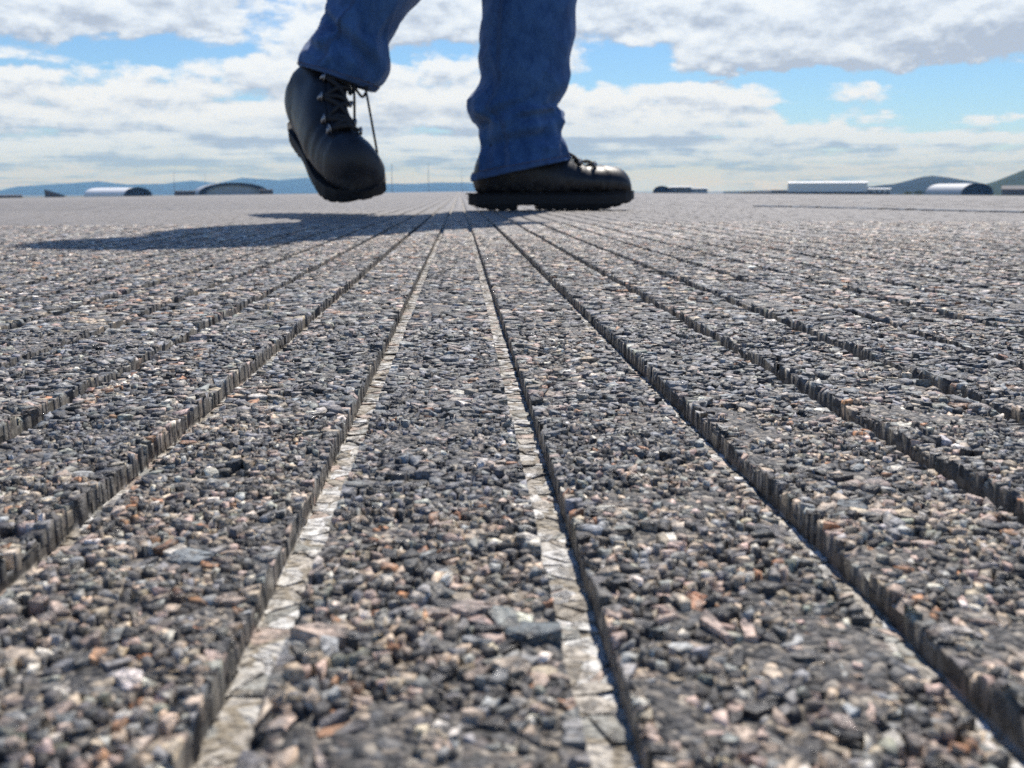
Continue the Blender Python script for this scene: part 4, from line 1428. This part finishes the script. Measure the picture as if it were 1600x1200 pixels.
def make_boot(matrix, label, side, sagging, lean=None):
    """lean: the direction of the leg in the boot's own axes; the soft shaft bends over towards it above the ankle"""
    n, seg = 110, 84
    R = catmull(UPPER, n)
    th_ = np.linspace(0, 2 * np.pi, seg, endpoint=False)
    top, bot, hw = R[:, 0:2], R[:, 2:4], R[:, 4]
    c = (top + bot) / 2
    a = (top - bot) / 2
    cs, sn = np.cos(th_), np.sin(th_)
    e1, e2 = 0.78, 0.80
    P = np.zeros((n, seg, 3))
    k = sgnpow(cs, e1)
    # asymmetric section: the instep is narrower than the base
    for i in range(n):
        kk = k
        wid = hw[i] * (1.0 - 0.22 * np.clip(kk, 0, 1) * np.clip((0.62 - i / n) * 4, 0, 1))
        P[i, :, 0] = c[i, 0] + a[i, 0] * kk
        P[i, :, 2] = c[i, 1] + a[i, 1] * kk
        P[i, :, 1] = wid * sgnpow(sn, e2) + side * 0.006 * math.sin(min(max((c[i, 0] + 0.05) / 0.27, 0), 1) * math.pi)
    X, Y, Z = P[:, :, 0], P[:, :, 1], P[:, :, 2]
    ny = np.sign(Y)
    # stitched panels: heel counter, toe cap, eyelet stay; ankle creases
    def sm(v, lo, hi):
        u = np.clip((v - lo) / (hi - lo), 0, 1)
        return u * u * (3 - 2 * u)
    counter = sm(-(X + 0.030 + (Z - 0.10) * 0.25 - 0.018 * np.sin(np.clip((Z - 0.03) / 0.09, 0, 1) * np.pi)), 0.0, 0.003) * sm(0.135 - Z, 0, 0.003)
    cap = sm(X - 0.165 - np.abs(Y) * 0.30, 0.0, 0.003)
    instep = np.interp(X, [0.03, 0.045, 0.06, 0.093, 0.12, 0.15], [0.2, 0.165, 0.137, 0.107, 0.0925, 0.086])
    quarter = sm(0.108 - X + (Z - 0.06) * 0.3, 0, 0.003) * sm(np.abs(Y) - 0.017, 0.0, 0.003)
    crease = (np.sin((X * 0.6 + Z * 1.0) * 170 + np.abs(Y) * 60) * 0.0006) * sm(Z, 0.09, 0.12) * sm(0.10 - X, 0, 0.02)
    crease = crease + np.sin(X * 260 + Y * 30) * 0.0006 * sm(X, 0.12, 0.13) * sm(0.165 - X, 0, 0.01) * sm(Z, 0.05, 0.07)
    off = 0.0024 * counter + 0.0018 * cap + 0.0024 * quarter + 1.8 * crease
    d = P - np.stack([np.broadcast_to(c[:, 0:1], X.shape), 0 * X, np.broadcast_to(c[:, 1:2], X.shape)], -1)
    d /= np.maximum(np.linalg.norm(d, axis=2, keepdims=True), 1e-6)
    P = P + d * off[:, :, None]
    v, f = ring_mesh(P)
    v = [tuple(q) for q in v] + [tuple(P[0].mean(0)), tuple(P[-1].mean(0))]
    for j in range(seg):
        f.append((len(v) - 2, (j + 1) % seg, j))
        f.append((len(v) - 1, (n - 1) * seg + j, (n - 1) * seg + (j + 1) % seg))
    boot = mesh_obj("boot", v, f, M_LEATHER, person, smooth=True)
    boot['label'] = label
    boot.matrix_basis = matrix
    # sole: footprint with heel block, arch gap, toe spring and lugs
    xs_ = np.linspace(-0.088, 0.236, 150)
    SV = []
    for x in xs_:
        u = (x + 0.094) / 0.33
        w_ = np.interp(u, [0, .02, .06, .15, .3, .45, .6, .75, .86, .93, .975, 1.0], [.008, .022, .033, .040, .0395, .0415, .050, .0555, .0530, .0435, .0275, .008])
        yo = side * 0.006 * math.sin(u * math.pi)
        zb = 0.0
        if x > 0.160:
            zb = 0.019 * ((x - 0.160) / 0.076) ** 1.5
        if x < -0.045:
            zb = 0.013 * ((-0.045 - x) / 0.049) ** 1.5
        lug = 0.0 if math.sin((x + 0.094) * 2 * math.pi / 0.022) > -0.45 else 0.0022
        arch = 0.0
        if 0.005 < x < 0.046:
            arch = 0.009
            lug = 0
        zb += lug + arch
        zt = 0.0300 + (0.004 * max(0, (x - 0.15)) / 0.08)
        top_mid = 0.022
        SV.append([(x, yo - w_ * 0.93, zb), (x, yo - w_ * 1.01, max(zb + 0.003, 0.012)), (x, yo - w_ * 1.01, top_mid), (x, yo - w_, zt - 0.004), (x, yo - w_ * 0.96, zt), (x, yo - w_ * 0.80, zt),
                   (x, yo + w_ * 0.80, zt), (x, yo + w_ * 0.96, zt), (x, yo + w_, zt - 0.004), (x, yo + w_ * 1.01, top_mid), (x, yo + w_ * 1.01, max(zb + 0.003, 0.012)), (x, yo + w_ * 0.93, zb)])
    SV = np.array(SV)
    v, f = ring_mesh(SV)
    f += [tuple(range(12)), tuple(reversed(range(149 * 12, 150 * 12)))]
    f = [tuple(reversed(q)) for q in f]
    mesh_obj("sole", v, f, M_RUBBER, boot)
    # welt line
    wl = []
    for sd in (-1, 1):
        wl.append([Vector((x, side * 0.006 * math.sin((x + 0.094) / 0.33 * math.pi) + sd * 0.985 * float(np.interp((x + 0.094) / 0.33, [0, .02, .06, .15, .3, .45, .6, .75, .86, .93, .975, 1.0], [.008, .022, .033, .040, .0395, .0415, .050, .0555, .0530, .0435, .0275, .008])), 0.0312 + 0.004 * max(0, (x - 0.15)) / 0.08)) for x in np.linspace(-0.092, 0.234, 60)])
    mesh_obj("welt", *merge([tube(q, 0.0014, 5) for q in wl]), M_RUBBER, boot)
    # tongue, lace hooks and laces up the instep
    tg = []
    for i in range(24):
        x, z = boot_top(i / 23)
        for j in range(9):
            yy = (j - 4) / 4 * 0.019
            tg.append((x + 0.001, yy + side * 0.003, z + 0.0035 - 0.45 * abs(yy) ** 1.4))
    v, f = tg, [(i * 9 + j, i * 9 + j + 1, (i + 1) * 9 + j + 1, (i + 1) * 9 + j) for i in range(23) for j in range(8)]
    mesh_obj("tongue", v, f, M_LEATHER, boot, smooth=True)
    hooks = {}
    for q in range(7):
        t = 0.03 + q * 0.145
        x, z = boot_top(t)
        x2, z2 = boot_top(min(1, t + 0.05))
        tn = Vector((x2 - x, 0, z2 - z)).normalized()
        nn = Vector((-tn.z, 0, tn.x)) * -1.0
        if nn.x < 0:
            nn = -nn
        for sd in (-1, 1):
            p = Vector((x, sd * 0.0235 + side * 0.003, z - 0.004)) + nn * 0.004
            hooks[(q, sd)] = p
            ring = [p + Vector((0, sd * 0.002, 0)) + (tn * math.cos(a_) * 0.0046 + (nn * 0.8 + Vector((0, sd * 0.6, 0))) * math.sin(a_) * 0.0046) for a_ in np.linspace(0, 2 * math.pi, 13)]
            stud = [p - nn * 0.004 + Vector((0, sd * 0.005, 0)), p + nn * 0.0018 + Vector((0, sd * 0.0045, 0))]
            mesh_obj("lace_hook", *merge([tube(ring, 0.0011, 6), tube(stud, 0.0030, 8)]), M_METAL, boot, smooth=True)
    lc = []
    for q in range(7):
        a_, b_ = hooks[(q, -1)], hooks[(q, 1)]
        x, z = boot_top(0.03 + q * 0.145)
        mid = Vector(((a_.x + b_.x) / 2 + 0.004, 0, (a_.z + b_.z) / 2 + 0.005))
        lc.append(tube(curve([a_, mid, b_], 12), 0.0026, 6))
        if q < 6:
            for sd in (-1, 1):
                a2, b2 = hooks[(q, sd)], hooks[(q + 1, -sd)]
                m2 = (a2 + b2) / 2 + Vector((0.005, 0, 0.005))
                lc.append(tube(curve([a2, m2, b2], 12), 0.0026, 6))
    # bow: two loops and two free ends hanging under gravity
    inv = matrix.to_3x3().inverted()
    g = (inv @ Vector((0, 0, -1))).normalized()
    sidev = Vector((0, 1, 0))
    kx, kz = boot_top(0.74)
    knot = Vector((kx + 0.010, side * 0.003, kz + 0.006))
    bow_start = sum(len(q[0]) for q in lc)
    lc.append(tube([knot + Vector((0, -0.005, 0)), knot + Vector((0.002, 0, 0)), knot + Vector((0, 0.005, 0))], 0.0048, 7))
    f0 = (inv @ Vector(sagging)).normalized()
    for sd, L_ in ((-1, 0.050), (1, 0.058)):
        o1 = knot + f0 * 0.014 + sidev * (sd * 0.012)
        loop = [knot, o1, o1 + g * L_ * 0.6 + f0 * 0.006 + sidev * (sd * 0.006), o1 + g * L_ + f0 * 0.003, o1 + g * (L_ * 0.75) - sidev * (sd * 0.010), knot + g * 0.010 - sidev * (sd * 0.003), knot]
        lc.append(tube(curve(loop, 40), 0.0025, 6))
        e_ = [knot, knot + f0 * 0.018 + sidev * (sd * 0.007) + g * 0.006, knot + f0 * 0.024 + g * (L_ * 0.9) + sidev * (sd * 0.011), knot + f0 * (0.026 + 0.012 * (sd > 0)) + g * (L_ * (2.3 + 0.35 * sd)) + sidev * (sd * 0.014)]
        lc.append(tube(curve(e_, 24), 0.0023, 6))
    lo_ = mesh_obj("laces", *merge(lc), M_LACE, boot, smooth=True)
    if lean is not None:
        full = Vector((0, 0, 1)).rotation_difference(Vector(lean).normalized())
        piv = Vector((-0.012, 0, 0.085))
        pk = Quaternion((1, 0, 0, 0)).slerp(full, min(max((knot.z - 0.055) / 0.085, 0), 1)).to_matrix()
        kshift = piv + pk @ (knot - piv) - knot
        for o in [boot] + [c_ for c_ in scene.objects if c_.parent == boot]:
            for vv in o.data.vertices:
                p = Vector(vv.co)
                t = min(max((p.z - 0.055) / 0.085, 0.0), 1.0)
                if o is lo_ and vv.index >= bow_start:
                    vv.co = p + kshift
                elif t > 0:
                    q = Quaternion((1, 0, 0, 0)).slerp(full, t)
                    vv.co = piv + q.to_matrix() @ (p - piv)
    return boot


mp = Matrix.Rotation(math.radians(5), 4, 'Z') @ Matrix.Diagonal(Vector((0.955, 0.96, 0.96, 1)))
mp.translation = Vector((0.0045, 0.0, 0.0006))
make_boot(mp, "planted black boot, flat on the asphalt under a jeans hem", 1, (1, 0, 0.2))
T = Vector((0.46, -0.78, -0.42)).normalized()
Uv = Vector((0.05, -0.52, 0.86))
Uv = (Uv - T * Uv.dot(T)).normalized()
Lv = Uv.cross(T)
k_ = 0.955
mr = Matrix(((T.x * k_, Lv.x * k_, Uv.x * k_, 0), (T.y * k_, Lv.y * k_, Uv.y * k_, 0), (T.z * k_, Lv.z * k_, Uv.z * k_, 0), (0, 0, 0, 1)))
org = loc(501, 238, -0.12)
mr.translation = org
make_boot(mr, "raised black boot, toe down, with hanging laces", -1, (1, -0.25, 0.0), (-0.30, 0.60, 0.72))

# ---- body under the clothes (above the frame, but it casts the shadow)
bm = bmesh.new()
sl = bm.verts.layers.skin.verify()


def sv(p, r, r2=None, root=False):
    v_ = bm.verts.new(p)
    v_[sl].radius = (r, r2 or r)
    v_[sl].use_root = root
    return v_


hx, hz_ = hip.x, hip.z
pel = sv((hx, -0.07, hz_ + 0.02), 0.10, 0.12, True)
sp1 = sv((hx + 0.005, -0.07, hz_ + 0.18), 0.10, 0.115)
sp2 = sv((hx + 0.008, -0.07, hz_ + 0.36), 0.105, 0.13)
nk0 = sv((hx + 0.010, -0.07, hz_ + 0.49), 0.062)
nk1 = sv((hx + 0.022, -0.07, hz_ + 0.56), 0.056)
hd0 = sv((hx + 0.040, -0.07, hz_ + 0.635), 0.080, 0.072)
hd1 = sv((hx + 0.040, -0.07, hz_ + 0.70), 0.092, 0.078)
hd2 = sv((hx + 0.032, -0.07, hz_ + 0.765), 0.070, 0.060)
nose = sv((hx + 0.142, -0.07, hz_ + 0.655), 0.010)
for a_, b_ in ((pel, sp1), (sp1, sp2), (sp2, nk0), (nk0, nk1), (nk1, hd0), (hd0, hd1), (hd1, hd2)):
    bm.edges.new((a_, b_))
nb = sv((hx + 0.122, -0.07, hz_ + 0.675), 0.014)
bm.edges.new((hd1, nb))
bm.edges.new((nb, nose))
ARMS = {}
for sd, sw in ((-1, 0.03), (1, -0.05)):
    y0 = -0.07
    sh = sv((hx + 0.005, y0 + sd * 0.175, hz_ + 0.435), 0.062)
    el = sv((hx - 0.02 + sw * 0.25, y0 + sd * 0.245, hz_ + 0.155), 0.043)
    fo = sv((hx + 0.02 + sw * 0.6, y0 + sd * 0.250, hz_ + 0.03), 0.036)
    wr = sv((hx + 0.04 + sw * 0.95, y0 + sd * 0.245, hz_ - 0.085), 0.027, 0.022)
    pm = sv((hx + 0.05 + sw * 1.1, y0 + sd * 0.243, hz_ - 0.150), 0.024, 0.034)
    ARMS[sd] = (sh.co.copy(), el.co.copy(), wr.co.copy())
    for a_, b_ in ((sp2, sh), (sh, el), (el, fo), (fo, wr), (wr, pm)):
        bm.edges.new((a_, b_))
    dn = (pm.co - wr.co).normalized()
    for q, ln in ((-1.5, 0.072), (-0.5, 0.082), (0.5, 0.078), (1.5, 0.062)):
        b0 = pm.co + Vector((q * 0.019, 0, 0)) + dn * 0.030
        k0 = sv(b0, 0.0095)
        k1 = sv(b0 + dn * ln * 0.5 + Vector((0.0, -sd * 0.008, 0)), 0.0085)
        k2 = sv(b0 + dn * ln * 0.95 + Vector((0.0, -sd * 0.026, 0)), 0.0075)
        for a_, b_ in ((pm, k0), (k0, k1), (k1, k2)):
            bm.edges.new((a_, b_))
    t0 = sv(wr.co + dn * 0.035 + Vector((0.030, 0, 0)), 0.0115)
    t1 = sv(wr.co + dn * 0.070 + Vector((0.046, -sd * 0.008, 0)), 0.0095)
    t2 = sv(wr.co + dn * 0.095 + Vector((0.046, -sd * 0.016, 0)), 0.0080)
    for a_, b_ in ((pm, t0), (t0, t1), (t1, t2)):
        bm.edges.new((a_, b_))
for rows_, dy in ((planted_rows, 0.0), (raised_rows, DYN)):
    prev = pel
    for idx, r_ in ((-3, 0.075), (-6, 0.055), (8, 0.05), (2, 0.038), (0, 0.034)):
        x0, y0, x1, y1, d_, hd_ = rows_[idx]
        q = (loc(x0, y0, d_) + loc(x1, y1, d_)) / 2
        v_ = sv(q, r_)
        bm.edges.new((prev, v_))
        prev = v_
bme = bpy.data.meshes.new("body")
bm.to_mesh(bme)
bm.free()
bme.materials.append(M_SKIN)
body = link(bpy.data.objects.new("body", bme), person)
body.modifiers.new("Skin", 'SKIN').use_smooth_shade = True
sb = body.modifiers.new("Subdivision", 'SUBSURF')
sb.levels = sb.render_levels = 2

# shirt: torso and sleeves
tor = []
for z, rx_, ry_, dx in ((-0.06, 0.125, 0.185, 0.0), (0.05, 0.124, 0.180, 0.004), (0.16, 0.120, 0.172, 0.008), (0.28, 0.128, 0.185, 0.008), (0.38, 0.125, 0.200, 0.006), (0.45, 0.100, 0.185, 0.004), (0.50, 0.075, 0.110, 0.008), (0.525, 0.064, 0.072, 0.012)):
    tor.append((dx, z, rx_, ry_))
tor = catmull(tor, 40)
TP = np.zeros((40, 72, 3))
t72 = np.linspace(0, 2 * np.pi, 72, endpoint=False)
for i, (dx, z, rx_, ry_) in enumerate(tor):
    rip = 1 + 0.03 * (fbm(np.cos(t72) * 2 + 5, np.sin(t72) * 2 + z * 9, 91, 3) - 0.5) * 2
    TP[i, :, 0] = hx + dx + rx_ * rip * np.cos(t72)
    TP[i, :, 1] = -0.07 + ry_ * rip * np.sin(t72)
    TP[i, :, 2] = hz_ + z
parts = [ring_mesh(TP)]
for sd in (-1, 1):
    s0, e0, w0 = ARMS[sd]
    parts.append(tube(curve([s0 + Vector((0, -sd * 0.05, 0.01)), s0, (s0 + e0) / 2, e0, (e0 + w0) / 2, w0 + (e0 - w0) * 0.1], 30), 0.057, 14))
mesh_obj("shirt", *merge(parts), M_SHIRT, person, smooth=True)
# hair: a cap of locks over crown and nape
hc = Vector((hx + 0.030, -0.07, hz_ + 0.705))
HP = np.zeros((14, 40, 3))
t40 = np.linspace(0, 2 * np.pi, 40, endpoint=False)
for i in range(14):
    ph_ = i / 13 * math.radians(112)
    for j, t in enumerate(t40):
        front = math.cos(t)
        p_ = min(ph_, math.radians(112) - max(0, front) * math.radians(52))
        rr = 1 + 0.05 * math.sin(j * 2.7 + i) * math.sin(i * 1.3)
        HP[i, j] = (hc.x + 0.106 * rr * math.sin(p_) * math.cos(t), hc.y + 0.088 * rr * math.sin(p_) * math.sin(t), hc.z + 0.098 * rr * math.cos(p_))
mesh_obj("hair", *ring_mesh(HP), M_HAIR, person, smooth=True)
